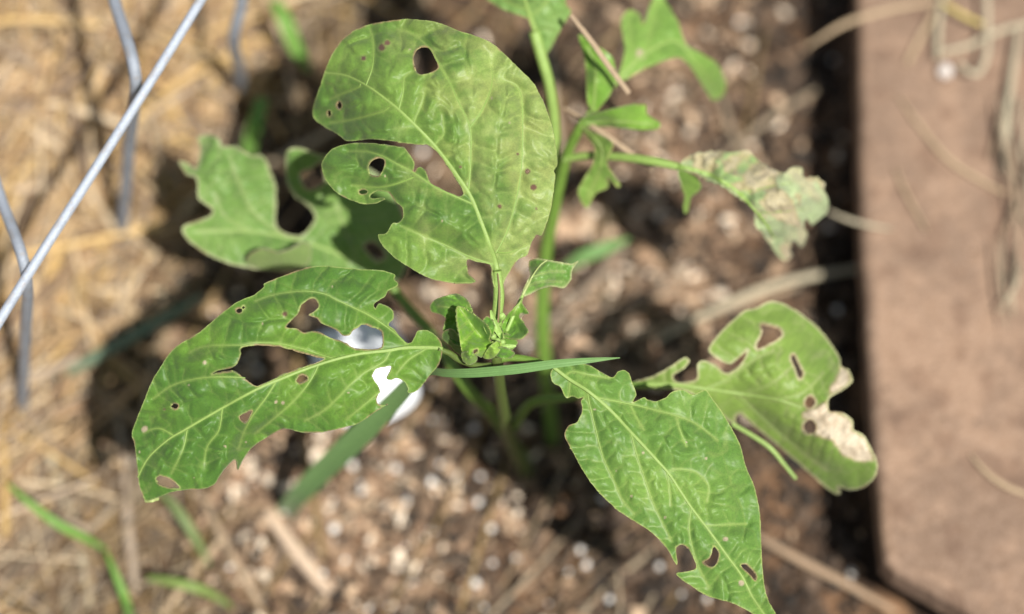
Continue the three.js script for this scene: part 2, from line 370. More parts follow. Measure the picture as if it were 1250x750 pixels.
// ---------------------------------------------------------------- ground
// board (raised bed edge) at the right
const BOARD_H = 0.055, BOARD_T = 0.02;
const boardPts = pairs([1047, -60, 1050, 120, 1053, 300, 1062, 470, 1072, 600, 1080, 684, 1094, 700, 1150, 730, 1200, 758, 1300, 815, 1420, 860, 1420, -60]).flatMap(([x, y], i, a) => { const [x2, y2] = a[(i + 1) % a.length], n = Math.max(1, Math.round(Math.hypot(x2 - x, y2 - y) / 16)); return x > 1390 || x2 > 1390 ? [[x, y]] : Array.from({ length: n }, (_, k) => [lerp(x, x2, k / n) + 5 * (fbm(y / 40 + k * 0.4, x / 40, 17, 3) - 0.5), lerp(y, y2, k / n) + 5 * (fbm(y / 40 + k * 0.4, x / 40, 19, 3) - 0.5)]); }).map(([x, y]) => G(x, y, BOARD_H));
const boardLoop = boardPts.map((p) => [p.x, p.z]);
function inBoard(x, z) { return x > 0.1 && inside(x, z, boardLoop); }

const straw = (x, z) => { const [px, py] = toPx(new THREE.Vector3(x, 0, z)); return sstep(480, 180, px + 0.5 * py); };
const mound = (x, z) => { const [px, py] = toPx(new THREE.Vector3(x, 0, z)); return 0.05 * sstep(420, -100, px + 0.55 * py) * sstep(520, 60, py); };
const soilH = (x, z) => 0.012 * (fbm(x * 18 + 40, z * 18 + 40, 5, 4) - 0.5) + mound(x, z) + (inBoard(x, z) ? 0.033 * sstep(0.018, 0.05, segDist(x, z, boardLoop, true)) : 0);
{
  const n = 220, ease = (t) => { const a = Math.abs(t); return Math.sign(t) * (a < 0.85 ? a * 0.7 : 0.595 + ((a - 0.85) / 0.15) ** 3 * 50); };
  const pos = [], uv = [], idx = [];
  for (let j = 0; j <= n; j++) for (let i = 0; i <= n; i++) {
    const x = ease((i / n) * 2 - 1), z = ease((j / n) * 2 - 1), far = Math.max(Math.abs(x), Math.abs(z)) > 0.62;
    pos.push(x, far ? 0 : soilH(x, z) - 0.002, z); uv.push(x / 0.25, z / 0.25);
    if (i && j) { const c = j * (n + 1) + i; idx.push(c, c - n - 1, c - 1, c - 1, c - n - 1, c - n - 2); }
  }
  const tone = grayTexture(512, (u, v) => { const a = 0.5 * tnoise(u, v, 12, 1) + 0.3 * tnoise(u, v, 40, 2) + 0.2 * tnoise(u, v, 128, 3), s = sstep(0.35, 0.75, a); return [lerp(0.2, 0.5, s), lerp(0.15, 0.38, s), lerp(0.11, 0.28, s)]; });
  tone.colorSpace = THREE.SRGBColorSpace;
  const rough = grayTexture(512, (u, v) => 0.5 * tnoise(u, v, 32, 7) + 0.5 * tnoise(u, v, 128, 8));
  tag(mesh('ground', geo(pos, idx, { uv }), new THREE.MeshStandardMaterial({ map: tone, roughness: 1, bumpMap: rough, bumpScale: 0.003 })), 'dark crumbly garden soil under the plant', null, null, 'structure');
}

// loose material of the ground
const dummy = new THREE.Object3D(), tint = new THREE.Color();
function lump(kind, k) {   // small irregular solids
  const g = kind === 'chip' ? new THREE.BoxGeometry(1, 0.3, 0.6, 3, 1, 2) : new THREE.IcosahedronGeometry(0.5, 1);
  const p = g.attributes.position;
  for (let i = 0; i < p.count; i++) { const q = [p.getX(i), p.getY(i), p.getZ(i)], h = (c) => hash(Math.round(q[0] * 90), Math.round(q[1] * 90) + Math.round(q[2] * 900), k + c) - 0.5, a = kind === 'chip' ? 0.22 : 0.2; p.setXYZ(i, q[0] + a * h(1) + (kind === 'chip' ? 0.1 * q[2] : 0), q[1] + a * h(2) * (kind === 'chip' ? 0.7 : 1) + (kind === 'chip' ? 0.16 * q[0] * q[0] : 0), q[2] + a * h(3)); }
  g.computeVertexNormals();
  return g;
}
function stalkShape(k) {   // a unit straw along x, bent
  const path = [];
  for (let i = 0; i <= 6; i++) { const t = i / 6 - 0.5; path.push([t, 0.05 * Math.sin(t * 3 + k) + (k === 2 ? 0.1 * Math.abs(t) : 0), 0.06 * (k - 1) * t * t * 4, 0.0125 * (1 - 0.4 * Math.abs(t + 0.1))]); }
  return tubeGeo(path, 5, 1);
}
function scatter(name, label, category, variants, m, n, place) {
  const holder = new THREE.Group();
  holder.name = numbered(name);
  tag(holder, label, category, null, 'stuff');
  scene.add(holder);
  const lists = variants.map(() => []);
  for (let i = 0; i < n; i++) { const r = place(i); if (r) lists[i % variants.length].push(r); }
  lists.forEach((l, v) => {
    const im = new THREE.InstancedMesh(variants[v], m, l.length);
    im.name = name + '_pieces'; im.userData.kind = 'stuff'; im.castShadow = im.receiveShadow = true;
    l.forEach(([x, y, z, rx, ry, rz, sx, sy, sz, c], i) => {
      dummy.position.set(x, y, z); dummy.rotation.set(rx, ry, rz, 'YXZ'); dummy.scale.set(sx, sy, sz); dummy.updateMatrix();
      im.setMatrixAt(i, dummy.matrix); im.setColorAt(i, tint.setRGB(c[0], c[1], c[2]));
    });
    holder.add(im);
  });
}
const white = new THREE.MeshStandardMaterial({ color: 0xffffff, roughness: 0.95 });
const strawMat = new THREE.MeshStandardMaterial({ color: 0xffffff, roughness: 0.6 });
const spread = () => { const near = rnd() < 0.62; return near ? [rr(-0.25, 0.25), rr(-0.24, 0.22)] : [rr(-0.6, 0.6), rr(-0.58, 0.5)]; };
const pick = (a) => a[Math.floor(rnd() * a.length)];
const shade = (c, a = 0.25) => { const k = 1 + rr(-a, a); return c.map((v) => v * k); };
// how light the litter is: a photograph-wide map of where chips, soil and straw lie
const chipsAt = (px, py) => clamp(1.15 * Math.exp(-(((px - 430) / 190) ** 2 + ((py - 640) / 150) ** 2)) + 1.15 * Math.exp(-(((px - 800) / 160) ** 2 + ((py - 300) / 180) ** 2)) + 0.8 * Math.exp(-(((px - 240) / 170) ** 2 + ((py - 560) / 140) ** 2)) + 0.6 * Math.exp(-(((px - 830) / 80) ** 2 + ((py - 60) / 90) ** 2)) + 0.5 * Math.exp(-(((px - 560) / 120) ** 2 + ((py - 270) / 150) ** 2)));
scatter('soil_crumbs', 'dark brown soil crumbs covering the ground around the stem', 'soil', [lump('crumb', 3), lump('crumb', 8)], white, 26000, () => {
  const [x, z] = spread();
  if (inBoard(x, z)) { if (rnd() > 0.05) return null; const q = rr(0.0006, 0.0016); return [x, BOARD_H + 0.0004, z, rr(0, 6), rr(0, 6), 0, q, q * 0.7, q, shade([0.16, 0.11, 0.08])]; }
  const s = rr(0.0012, 0.0045) * (rnd() < 0.1 ? 1.8 : 1);
  return [x, soilH(x, z) + rr(-0.001, 0.002), z, rr(0, 6), rr(0, 6), 0, s, s * rr(0.5, 1), s * rr(0.7, 1.3), shade(pick([[0.04, 0.029, 0.021], [0.066, 0.046, 0.033], [0.115, 0.078, 0.053], [0.027, 0.022, 0.018]]))];
});
scatter('bark_chips', 'tan and reddish wood chips scattered over the soil', 'wood chips', [lump('chip', 3), lump('chip', 8), lump('chip', 15)], white, 52000, () => {
  const [x, z] = spread(); if (inBoard(x, z)) return null;
  const [px, py] = toPx(new THREE.Vector3(x, 0, z)), k = px < -30 || px > 1280 || py < -30 || py > 780 ? 0.4 : chipsAt(px, py);
  if (rnd() > (0.1 + 0.85 * k) * (px > 920 ? 0.55 : 1)) return null;
  const s = rr(0.002, 0.0056), big = rnd() < 0.06 ? 2 : 1;
  const c = rnd() < 0.2 + 0.4 * k ? pick([[0.53, 0.38, 0.25], [0.42, 0.285, 0.18], big > 1 ? [0.38, 0.26, 0.17] : [0.8, 0.67, 0.52], [0.31, 0.2, 0.125], [0.22, 0.135, 0.082]]) : pick([[0.16, 0.105, 0.066], [0.085, 0.057, 0.039], [0.24, 0.155, 0.095], [0.04, 0.03, 0.023]]);
  return [x, soilH(x, z) + rr(0.0005, 0.004), z, rr(-0.5, 0.5), rr(0, 6.3), rr(-0.4, 0.4), s * big, s * big * rr(0.5, 1.1), s * big * rr(0.5, 1.1), shade(c)];
});
scatter('perlite_granules', 'small white perlite granules sprinkled over the potting soil', 'perlite', [lump('crumb', 21), lump('crumb', 33)], white, 3600, () => {
  const [x, z] = spread(); if (inBoard(x, z)) return null;
  const [px, py] = toPx(new THREE.Vector3(x, 0, z));
  if (rnd() > 0.06 + 0.8 * Math.exp(-(((px - 460) / 170) ** 2 + ((py - 610) / 110) ** 2)) + 0.25 * Math.exp(-(((px - 820) / 90) ** 2 + ((py - 640) / 80) ** 2))) return null;
  const s = rr(0.0014, 0.0036);
  return [x, soilH(x, z) + rr(0.002, 0.005), z, rr(0, 6), rr(0, 6), 0, s, s * rr(0.7, 1), s, shade([0.78, 0.75, 0.7], 0.1)];
});
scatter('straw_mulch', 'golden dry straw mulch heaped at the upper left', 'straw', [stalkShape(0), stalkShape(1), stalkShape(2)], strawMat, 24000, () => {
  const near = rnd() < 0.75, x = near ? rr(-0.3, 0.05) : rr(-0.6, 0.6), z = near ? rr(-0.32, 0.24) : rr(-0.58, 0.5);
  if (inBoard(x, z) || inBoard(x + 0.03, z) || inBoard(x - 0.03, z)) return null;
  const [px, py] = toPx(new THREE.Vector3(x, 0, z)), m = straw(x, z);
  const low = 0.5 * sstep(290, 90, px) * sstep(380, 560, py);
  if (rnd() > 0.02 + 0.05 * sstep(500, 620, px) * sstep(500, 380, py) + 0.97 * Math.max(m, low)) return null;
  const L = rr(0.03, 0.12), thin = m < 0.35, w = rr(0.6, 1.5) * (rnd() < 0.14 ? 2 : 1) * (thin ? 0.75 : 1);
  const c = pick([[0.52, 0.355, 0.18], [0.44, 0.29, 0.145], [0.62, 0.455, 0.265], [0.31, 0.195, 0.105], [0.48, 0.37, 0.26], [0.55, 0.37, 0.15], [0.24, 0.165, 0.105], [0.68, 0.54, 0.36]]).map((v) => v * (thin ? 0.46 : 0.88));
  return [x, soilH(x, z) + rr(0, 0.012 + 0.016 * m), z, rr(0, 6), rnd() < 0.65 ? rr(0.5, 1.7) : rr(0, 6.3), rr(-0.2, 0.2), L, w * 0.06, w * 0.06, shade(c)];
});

{
  const shape = new THREE.Shape(boardPts.map((p) => new THREE.Vector2(p.x, -p.z)));
  const g = new THREE.ExtrudeGeometry(shape, { depth: BOARD_T - 0.008, bevelEnabled: true, bevelThickness: 0.004, bevelSize: 0.004, bevelOffset: -0.004, bevelSegments: 4, curveSegments: 4 });
  g.rotateX(-Math.PI / 2); g.translate(0, BOARD_H - BOARD_T + 0.004, 0);
  const uv = g.attributes.uv; for (let i = 0; i < uv.count; i++) uv.setXY(i, uv.getX(i) / 0.22, uv.getY(i) / 0.22);
  const tone = grayTexture(1024, (u, v) => { const a = 0.36 * tnoise(u, v, 6, 31) + 0.34 * tnoise(u, v, 17, 32) + 0.3 * tnoise(u, v, 60, 33), s = sstep(0.25, 0.75, a), sp = 0.05 * sstep(0.55, 0.85, tnoise(u, v, 26, 36)), gr = 0.08 * (tnoise(u, v, 220, 35) - 0.5); return [lerp(0.48, 0.57, s) - sp + gr, lerp(0.395, 0.47, s) - sp + gr, lerp(0.33, 0.39, s) - sp * 0.9 + gr]; });
  tone.colorSpace = THREE.SRGBColorSpace;
  const relief = grayTexture(1024, (u, v) => 0.5 * tnoise(u, v, 9, 41) + 0.3 * tnoise(u, v, 70, 42) + 0.2 * tnoise(u, v, 250, 43));
  const o = mesh('garden_board', g, new THREE.MeshStandardMaterial({ map: tone, roughness: 0.9, bumpMap: relief, bumpScale: 0.0012 }));
  tag(o, 'thick brown weathered board edging the bed at right', 'board');
}

// ---------------------------------------------------------------- wire cage at the left
{
  const cage = new THREE.Group(); cage.name = numbered('wire_cage'); scene.add(cage);
  tag(cage, 'galvanised wire plant cage crossing the straw at left', 'wire cage');
  const zinc = grayTexture(256, (u, v) => { const a = 0.86 + 0.14 * (tnoise(u, v, 8, 61) - 0.5) + 0.08 * (tnoise(u, v, 40, 62) - 0.5), r = 0.35 * sstep(0.72, 0.85, tnoise(u, v, 24, 63)); return [a + 0.02 * r, a - 0.2 * r, a - 0.4 * r]; });
  const galv = (k) => new THREE.MeshStandardMaterial({ color: new THREE.Color().setRGB(0.43 * k, 0.48 * k, 0.56 * k), roughness: 0.55, metalness: 0.12, map: zinc, bumpMap: leafGrain, bumpScale: 0.0002 });
  mesh('ring_wire', stalk([[430, -310, -85, 11.5], [245, 0, -36, 12], [120, 200, -26, 12.2], [0, 390, -20, 12.6], [-130, 610, -26, 13]], 14), galv(1), cage);
  const dull = galv(0.72);
  mesh('upright_wire', stalk([[120, -70, -80, 15], [139, 0, -62, 15], [165, 92, -42, 15.5], [158, 170, -95, 15], [150, 265, -165, 14], [148, 300, -200, 14]], 12), dull, cage);
  mesh('upright_wire', stalk([[-40, 120, -55, 14], [0, 240, -42, 14], [31, 332, -28, 14.5], [30, 420, -90, 14], [27, 500, -165, 14], [26, 530, -200, 14]], 12), dull, cage);
  mesh('upright_wire', stalk([[300, -70, -90, 14], [295, 0, -110, 14], [285, 48, -130, 14], [292, 85, -175, 14], [293, 105, -200, 13]], 12), dull, cage);
}

// ---------------------------------------------------------------- the pepper plant
const plant = new THREE.Group(); plant.name = numbered('pepper_plant'); scene.add(plant);
tag(plant, 'green pepper plant with large insect-eaten leaves full of holes', 'plant');
const rootAt = G(655, 592, 0);
plant.position.copy(rootAt);
const body = new THREE.Group();   // parts are modelled in place; the group stands at the stem's foot
const shift = (o) => { o.position.sub(rootAt); return o; };
const leaf = (s) => { const b = blade('leaf', plant, s); shift(b.o); return b; };
const stem = (name, pts, m, sides = 12, flat = 1) => shift(mesh(name, stalk(pts, sides, flat), m, plant));

stem('stem', [[655, 594, -204, 19], [641, 572, -165, 17], [622, 532, -100, 15], [612, 485, -45, 14], [608, 450, -14, 14], [606, 425, -6, 13], [606, 402, -4, 10]], M.stemDark);
stem('side_stem', [[668, 596, -200, 17], [676, 560, -185, 16], [668, 470, -150, 17], [662, 400, -128, 18], [665, 320, -108, 17], [676, 258, -90, 15], [692, 190, -70, 13], [706, 160, -60, 12], [713, 148, -57, 10]], M.stem);
stem('branch', [[666, 300, -104, 12], [677, 262, -96, 12], [679, 215, -84, 12], [677, 150, -72, 13], [671, 105, -64, 13], [662, 72, -60, 14], [652, 38, -58, 14]], M.petiole);
stem('petiole', [[606, 404, -4, 13], [607, 385, -2, 13], [609, 360, 0, 13.5], [607, 330, 2.5, 10]], M.petiole, 12, 0.8);
shift(mesh('petiole_groove', stalk([[608, 394, 1.6, 2.2], [609.5, 372, 2.2, 2.6], [609.5, 352, 2.6, 2.4], [607.5, 334, 4, 1.4]], 6, 0.6), M.groove, plant));
stem('petiole', [[606, 446, -12, 9], [585, 447, -9, 8], [562, 440, -4, 8], [548, 431, -1, 7.5], [534, 426.5, 1, 6]], M.stemDark);
stem('petiole', [[606, 440, -10, 10], [624, 437, -8, 9], [650, 440, -5, 8], [676, 449, 0, 6.5]], M.stem);
stem('petiole', [[640, 560, -150, 12], [605, 512, -105, 13], [566, 468, -82, 14], [530, 412, -82, 13], [502, 380, -80, 12], [478, 350, -79, 10]], M.stem);
stem('petiole', [[628, 520, -90, 12], [650, 492, -70, 12], [700, 484, -58, 11], [742, 474, -48, 10], [790, 470, -42, 9]], M.stem);
stem('petiole', [[690, 194, -70, 9], [720, 190, -64, 9], [760, 192, -56, 10], [797, 197, -50, 11], [830, 204, -47, 9]], M.petiole);
stem('petiole', [[712, 150, -57, 7], [724, 132, -60, 7], [740, 112, -66, 8], [757, 94, -70, 9]], M.petiole);

// the big leaf above the bud
const L1 = leaf({
  label: 'largest leaf, round and deeply quilted, with bitten lower lobe', k: 1, step: 1.55, bulge: 0.85, rung: 24, cell: 34, fine: 0.09, mottle: 0.4, pale: (x, y) => sstep(-0.12, 0.3, (x - 545) / 330 + 0.9 * (fbm(x / 32, y / 32, 95, 4) - 0.5)) * (0.55 + 0.45 * vnoise(x / 5, y / 5, 96)), mottleAt: (x, y) => sstep(430, 560, x) * sstep(330, 260, y + 0.1 * x - 40),
  outline: [396, 89, 390, 107, 383, 127, 382, 142, 390, 151, 405, 160, 415, 166, 424, 172.5, 447, 170.5, 467, 171, 495, 175, 515, 177, 522, 177, 535, 187, 550, 208, 560, 224, 566, 236, 561, 240, 550, 236, 537, 230, 525, 223, 518.5, 208, 511, 204, 505, 210, 505, 198, 497, 185, 492, 180, 475, 177.5, 450, 174.5, 425, 175.5, 407, 181, 396, 192, 392.5, 202, 396, 217, 407, 232, 422, 242, 442, 248.6, 457, 248.6, 470, 243, 466, 241, 455, 242.5, 451, 239, 460, 233, 474, 235, 482, 246, 491, 253.6, 492, 265, 486, 272, 479, 273, 471, 285, 461, 286.6, 467, 300, 482, 315, 505, 330, 527, 341, 550, 345, 565, 346, 580, 345, 578, 341, 572, 335, 569.5, 325, 571, 317, 582, 320, 598, 323, 600, 332, 603, 350, 612, 352, 617, 340, 627, 325, 632, 317, 643, 312, 647, 301, 654.6, 287, 662, 287, 672, 257, 675, 240, 678, 215, 676, 209, 680, 202, 680, 190, 674.6, 157, 665, 127, 657, 112, 650, 100, 625, 75, 605, 56, 590, 47.5, 572, 41, 563.5, 38.7, 535, 27.5, 515, 24.5, 495, 23, 475, 25.5, 450, 30, 430, 38.7, 415, 51, 402.5, 72],
  holes: [[515, 57, 523.5, 58.5, 530, 69, 535, 82, 527, 88, 515, 91, 507, 87, 505, 72, 507, 62], circle(413.7, 128.6, 3, 4.4), circle(401.7, 138.6, 2.6, 3.8), [460, 192.5, 469, 196, 468, 206, 462, 215, 452, 213, 449, 205, 452, 197.5], circle(443, 234.4, 5, 2.7), circle(643.8, 209, 2.1)],
  spots: [[643.8, 209, 4], [651.3, 229, 4], [466, 58, 4.5], [473, 52, 4], [444, 71, 3], [610, 252, 3.5], [562, 204, 2], [470, 215, 1.3, 1], [622, 150, 1.4, 1], [540, 270, 1.3, 1], [600, 120, 1.2, 1], [655, 255, 1.5], [500, 60, 1.4, 1], [632, 188, 1.5]],
  midrib: [608, 350, 606, 325, 598, 300, 587, 270, 574.7, 240, 560, 217, 545, 196, 530, 177, 510, 156, 487, 134, 467, 118, 447, 104, 422, 92, 398, 89], midW: [8, 2.4],
  veins: [[572, 232, 573.5, 215, 574.7, 190, 573.5, 156, 560, 125, 547, 97, 534.8, 77, 525, 60, 505, 42.5, 485, 36], [573.5, 156, 587, 137, 597, 115, 601, 97, 599.7, 80], [604, 309, 608, 305, 621, 277, 632, 235, 637, 197, 638, 155, 637, 122, 632, 107, 620, 100, 604.7, 101], [607, 308, 617, 309, 629.6, 306, 646, 298.5], [602, 322, 597, 321.5, 570, 312, 545, 300, 515, 287, 490, 276], [577, 249, 555, 239.5, 530, 227.5, 505, 211, 482, 198.7, 467, 190.5, 447, 185, 425, 185], [505, 216, 482, 225, 460, 228.7, 430, 226], [487, 133, 492, 112, 493.6, 95, 503, 88], [447, 104, 455, 80, 456, 52, 452, 36], [476, 130, 467, 136, 447, 142, 425, 147, 403, 149.8], [440, 102, 437, 107, 417, 115, 404, 121], [507, 152, 506, 147, 515, 127, 518, 114], [530, 177, 535, 172, 542, 162, 540, 140], [570, 325, 562, 330, 556, 338]], veinW: 3.2,
  depth: [[606, 345, 1.5], [600, 300, 4], [574, 238, 6], [530, 177, 5], [450, 105, -2], [398, 89, -18], [383, 135, -28], [415, 165, -16], [470, 172, 2], [660, 285, -2], [640, 200, 5], [678, 190, 1], [650, 105, 1], [560, 42, -4], [470, 28, -12], [415, 55, -17], [520, 100, 5], [590, 150, 8], [400, 200, -11], [440, 245, -9], [460, 200, 0], [520, 260, 5], [465, 290, 0], [540, 335, -2], [578, 343, -2], [560, 290, 4], [625, 320, -3]],
});
leaf({
  label: 'leaf with long torn slits spread to the left of the bud', k: 2, step: 1.55, bulge: 0.7, rung: 21, cell: 34, fine: 0.08, pal: { dark: [0.056, 0.17, 0.008], light: [0.135, 0.285, 0.018] },
  outline: [540, 426, 538, 417, 530, 408, 520, 403, 510, 404, 507, 409, 503, 417, 497, 419, 488, 411, 481, 402, 474, 396.5, 480, 389, 479, 379, 470, 373, 462, 371, 458, 377, 457, 371, 470, 362, 474, 355, 484, 350, 486, 346, 481, 341, 482, 335, 464, 330, 438, 328.6, 418, 326.6, 394, 324.6, 374, 327, 350, 335, 323, 346, 322, 350, 310, 360, 295, 366, 283, 373, 263, 389, 243, 406, 221, 419, 207, 431, 195, 449, 185, 466, 175, 491, 161, 527, 163, 539, 165, 550, 168, 577, 170, 595, 177, 611, 183, 611, 195, 607, 207, 602, 221, 599, 235, 598, 253, 596, 263, 590, 271, 577, 287, 561, 290, 575, 295, 565, 307, 547, 325, 535, 347, 524, 370, 528.6, 394, 528, 422, 521.6, 438, 517, 460, 502, 478, 491, 470, 494, 462, 494, 460, 487, 464, 476, 457, 465, 454, 458, 460, 450, 476, 447, 477, 452, 472, 463, 478, 464, 484, 462, 493, 466, 498, 474, 497, 479, 502, 480, 510, 476, 522, 462, 532, 450, 538, 440],
  holes: [[294, 425, 311, 421.5, 340, 423, 362, 429, 388, 436, 396, 438, 380, 445, 350, 455.5, 335, 463, 321, 469, 313, 471.5, 303, 466, 295, 460, 285, 453.5, 270, 455, 258, 457, 267, 452.5, 283, 449, 290, 443, 294, 432], [378, 364.6, 385, 365, 389, 374, 384, 380, 376, 385, 387, 389, 392, 395, 410, 403, 418, 410, 426, 409, 434, 401, 444, 396, 454, 399, 466, 405, 466, 424, 450, 427, 434, 426, 418, 417, 404, 413, 390, 406, 380, 405, 370, 406, 362, 401, 349, 400, 356, 391, 364, 383, 367, 373], [361, 466, 364, 459, 370, 457.6, 376, 462, 372, 466, 366, 468], [292, 509, 307, 501, 305, 507, 299, 516], circle(213, 496.6, 4.4, 3.4), [190, 585, 195, 581.4, 207, 585, 215, 591, 219, 596, 209, 596, 195, 592], circle(292, 379, 4.2, 3), circle(297, 375.5, 1.8, 2.2)],
  spots: [[347.6, 383.6, 3.6], [176, 524, 4, 1], [249.6, 443, 2.6, 1], [337, 491, 2, 1], [345, 492, 2.4, 1], [275, 545, 1.6, 1], [170, 552, 1.6, 1], [230, 470, 1.3, 1], [320, 395, 1.4, 1], [405, 350, 1.2, 1], [300, 540, 1.3, 1], [236, 583, 1.2, 1], [425, 480, 1.3, 1], [200, 500, 1.3]],
  midrib: [545, 427, 530, 424.6, 496, 424.6, 474, 428, 440, 432, 406, 440, 370, 452, 336, 465.5, 315, 474.5, 275, 496, 225, 525, 205, 537, 181, 559, 168, 583], midW: [6.5, 2.4],
  veins: [[497, 421, 481, 406, 454, 387, 430, 375, 410, 366, 396, 359, 370, 355.6, 335, 360, 311, 368], [408, 438, 388, 432, 370, 426, 340, 419.5, 310, 418.6, 293, 421.5, 251, 423, 231, 431], [320, 472, 303, 464, 294, 461, 250, 461, 212, 470, 187, 487], [212, 532, 193, 523, 175, 529], [520, 426, 498, 440, 484, 456], [476, 429, 472, 437, 466, 443, 438, 460, 410, 488, 394, 502, 372, 514], [388, 447, 378, 466, 360, 488, 338, 508, 312, 529], [336, 467, 325, 485, 308, 508, 297, 529, 291, 548], [271, 499, 267, 525, 253, 545, 249, 565], [228, 525, 223, 549, 209, 578], [464, 478, 445, 494, 423, 512]], veinW: 3,
  depth: [[540, 427, 1], [510, 405, -1], [474, 428, 1], [400, 438, 3], [336, 465, 5], [275, 496, 2], [205, 537, -4], [170, 590, -12], [180, 610, -15], [165, 530, -11], [185, 466, -4], [207, 431, -4], [243, 406, -1], [300, 364, 0], [350, 335, -3], [394, 325, -5], [440, 329, -6], [482, 340, -7], [370, 356, 4], [430, 376, 2], [475, 385, -4], [300, 400, 8], [250, 440, 8], [372, 390, 5], [440, 410, 1], [390, 420, 0], [510, 476, -4], [450, 505, -4], [400, 527, -6], [350, 523, -4], [310, 545, -13], [290, 572, -16], [276, 566, -5], [255, 594, -10], [225, 560, -2], [252, 560, -6], [295, 515, 2], [390, 480, 4], [430, 470, 3]],
});
shift(mesh('curled_tip', ribbonGeo([[176, 612, -14, 5], [182, 610, -12, 8], [188, 609, -12, 8], [194, 609.5, -14, 4]], { keel: -0.3 }), M.veinPale, plant));
leaf({
  label: 'pointed leaf hanging toward the lower right edge of the photo', k: 3, step: 1.6, bulge: 0.62, rung: 19, cell: 30, pal: { dark: [0.095, 0.23, 0.022], light: [0.2, 0.36, 0.052], rim: [0.42, 0.48, 0.14] },
  outline: [676, 449, 672, 458, 675, 468, 684, 473, 691, 486, 698, 484, 706, 487, 713, 485, 709, 490, 711, 502, 704, 516, 694, 520, 689, 532, 698, 550, 714, 579, 729, 599, 755, 624, 791, 647, 813, 668, 826, 690, 826, 676, 825, 668, 832, 665.5, 841.5, 671, 849, 687, 849, 695, 839, 698, 825, 701, 844, 716, 868, 729.5, 892, 736, 911, 745, 935, 758, 952, 764, 947, 749, 938, 733, 933, 714, 930, 678, 928, 628, 921, 594, 911, 570, 903, 542, 886, 510, 868, 484, 861, 476, 846, 482, 834, 476, 820, 479, 812, 486, 800, 490, 790, 488, 786, 485, 772, 492, 777, 482, 772, 468, 768, 456, 762, 452, 754, 454, 748, 461, 736, 456, 722, 447, 710, 444, 690, 445],
  holes: [[871.5, 667, 877.5, 675.6, 875, 687.6, 869, 693, 858, 687, 867, 681.6], [904, 691, 912, 690, 923, 702, 922, 709, 915, 701]],
  spots: [[886, 658, 3, 1], [905, 712, 4, 1], [785, 553, 1.5, 1], [726, 500, 1.6, 1], [771, 606, 1.4, 1], [838, 540, 1.2, 1], [862, 560, 1.5, 1], [752, 575, 1.2, 1], [812, 632, 1.4, 1]],
  midrib: [676, 449, 696, 464, 718, 478, 746, 502, 772, 530, 798, 558, 816, 578, 830, 599, 844, 620, 868, 651.6, 887, 678, 906, 704, 918, 728, 934, 752], midW: [6, 2],
  veins: [[690, 459, 700, 454, 720, 458, 744, 462], [726, 485, 734, 487, 772, 494, 800, 501, 826, 508, 850, 518, 876, 538], [814, 577, 826, 573, 844, 575, 854, 580, 865, 594, 863, 613], [862, 643, 866, 642, 887, 641, 911, 640], [696, 464, 695, 474, 694, 483], [718, 479, 718, 486, 726, 520, 736, 558, 748, 584, 760, 611, 774, 627], [770, 528, 772, 536, 778, 558, 785, 579, 796, 611, 808, 637, 820, 661], [844, 620, 842, 635, 841.5, 649, 846, 671, 856, 699.5, 865, 716], [814, 577, 817, 594, 819, 618], [838, 545, 830, 525, 826, 510], [770, 496, 778, 512, 786, 525]], veinW: 2.8,
  depth: [[676, 449, 1], [718, 478, 3], [772, 530, 3], [830, 599, 4], [887, 678, 5], [940, 752, 6], [689, 530, -1], [740, 608, 1], [820, 675, 3], [826, 700, 2], [880, 732, 3], [762, 453, -2], [775, 482, -2], [861, 477, -5], [886, 510, -6], [911, 570, -5], [928, 640, -2], [933, 714, 2], [830, 510, 1], [870, 590, 2], [700, 488, 0]],
});
const inP = (loop) => { const l = smoothLoop(pairs(loop), 2); return (x, y) => (inside(x, y, l) ? sstep(0, 6, segDist(x, y, l, true) + 3 * (vnoise(x / 5, y / 5, 88) - 0.3)) : 0); };
const deadA = inP([1025, 447, 1037, 452, 1041, 466, 1027, 477, 1012, 486, 1011, 474, 1020, 462]), deadB = inP([1009, 488, 1014, 502, 1027, 503, 1041, 512, 1043, 525, 1055, 531, 1066, 552, 1068, 565, 1044, 566, 1027, 556, 1013, 540, 994, 533, 991, 518, 978, 513, 979, 502, 992, 497]);
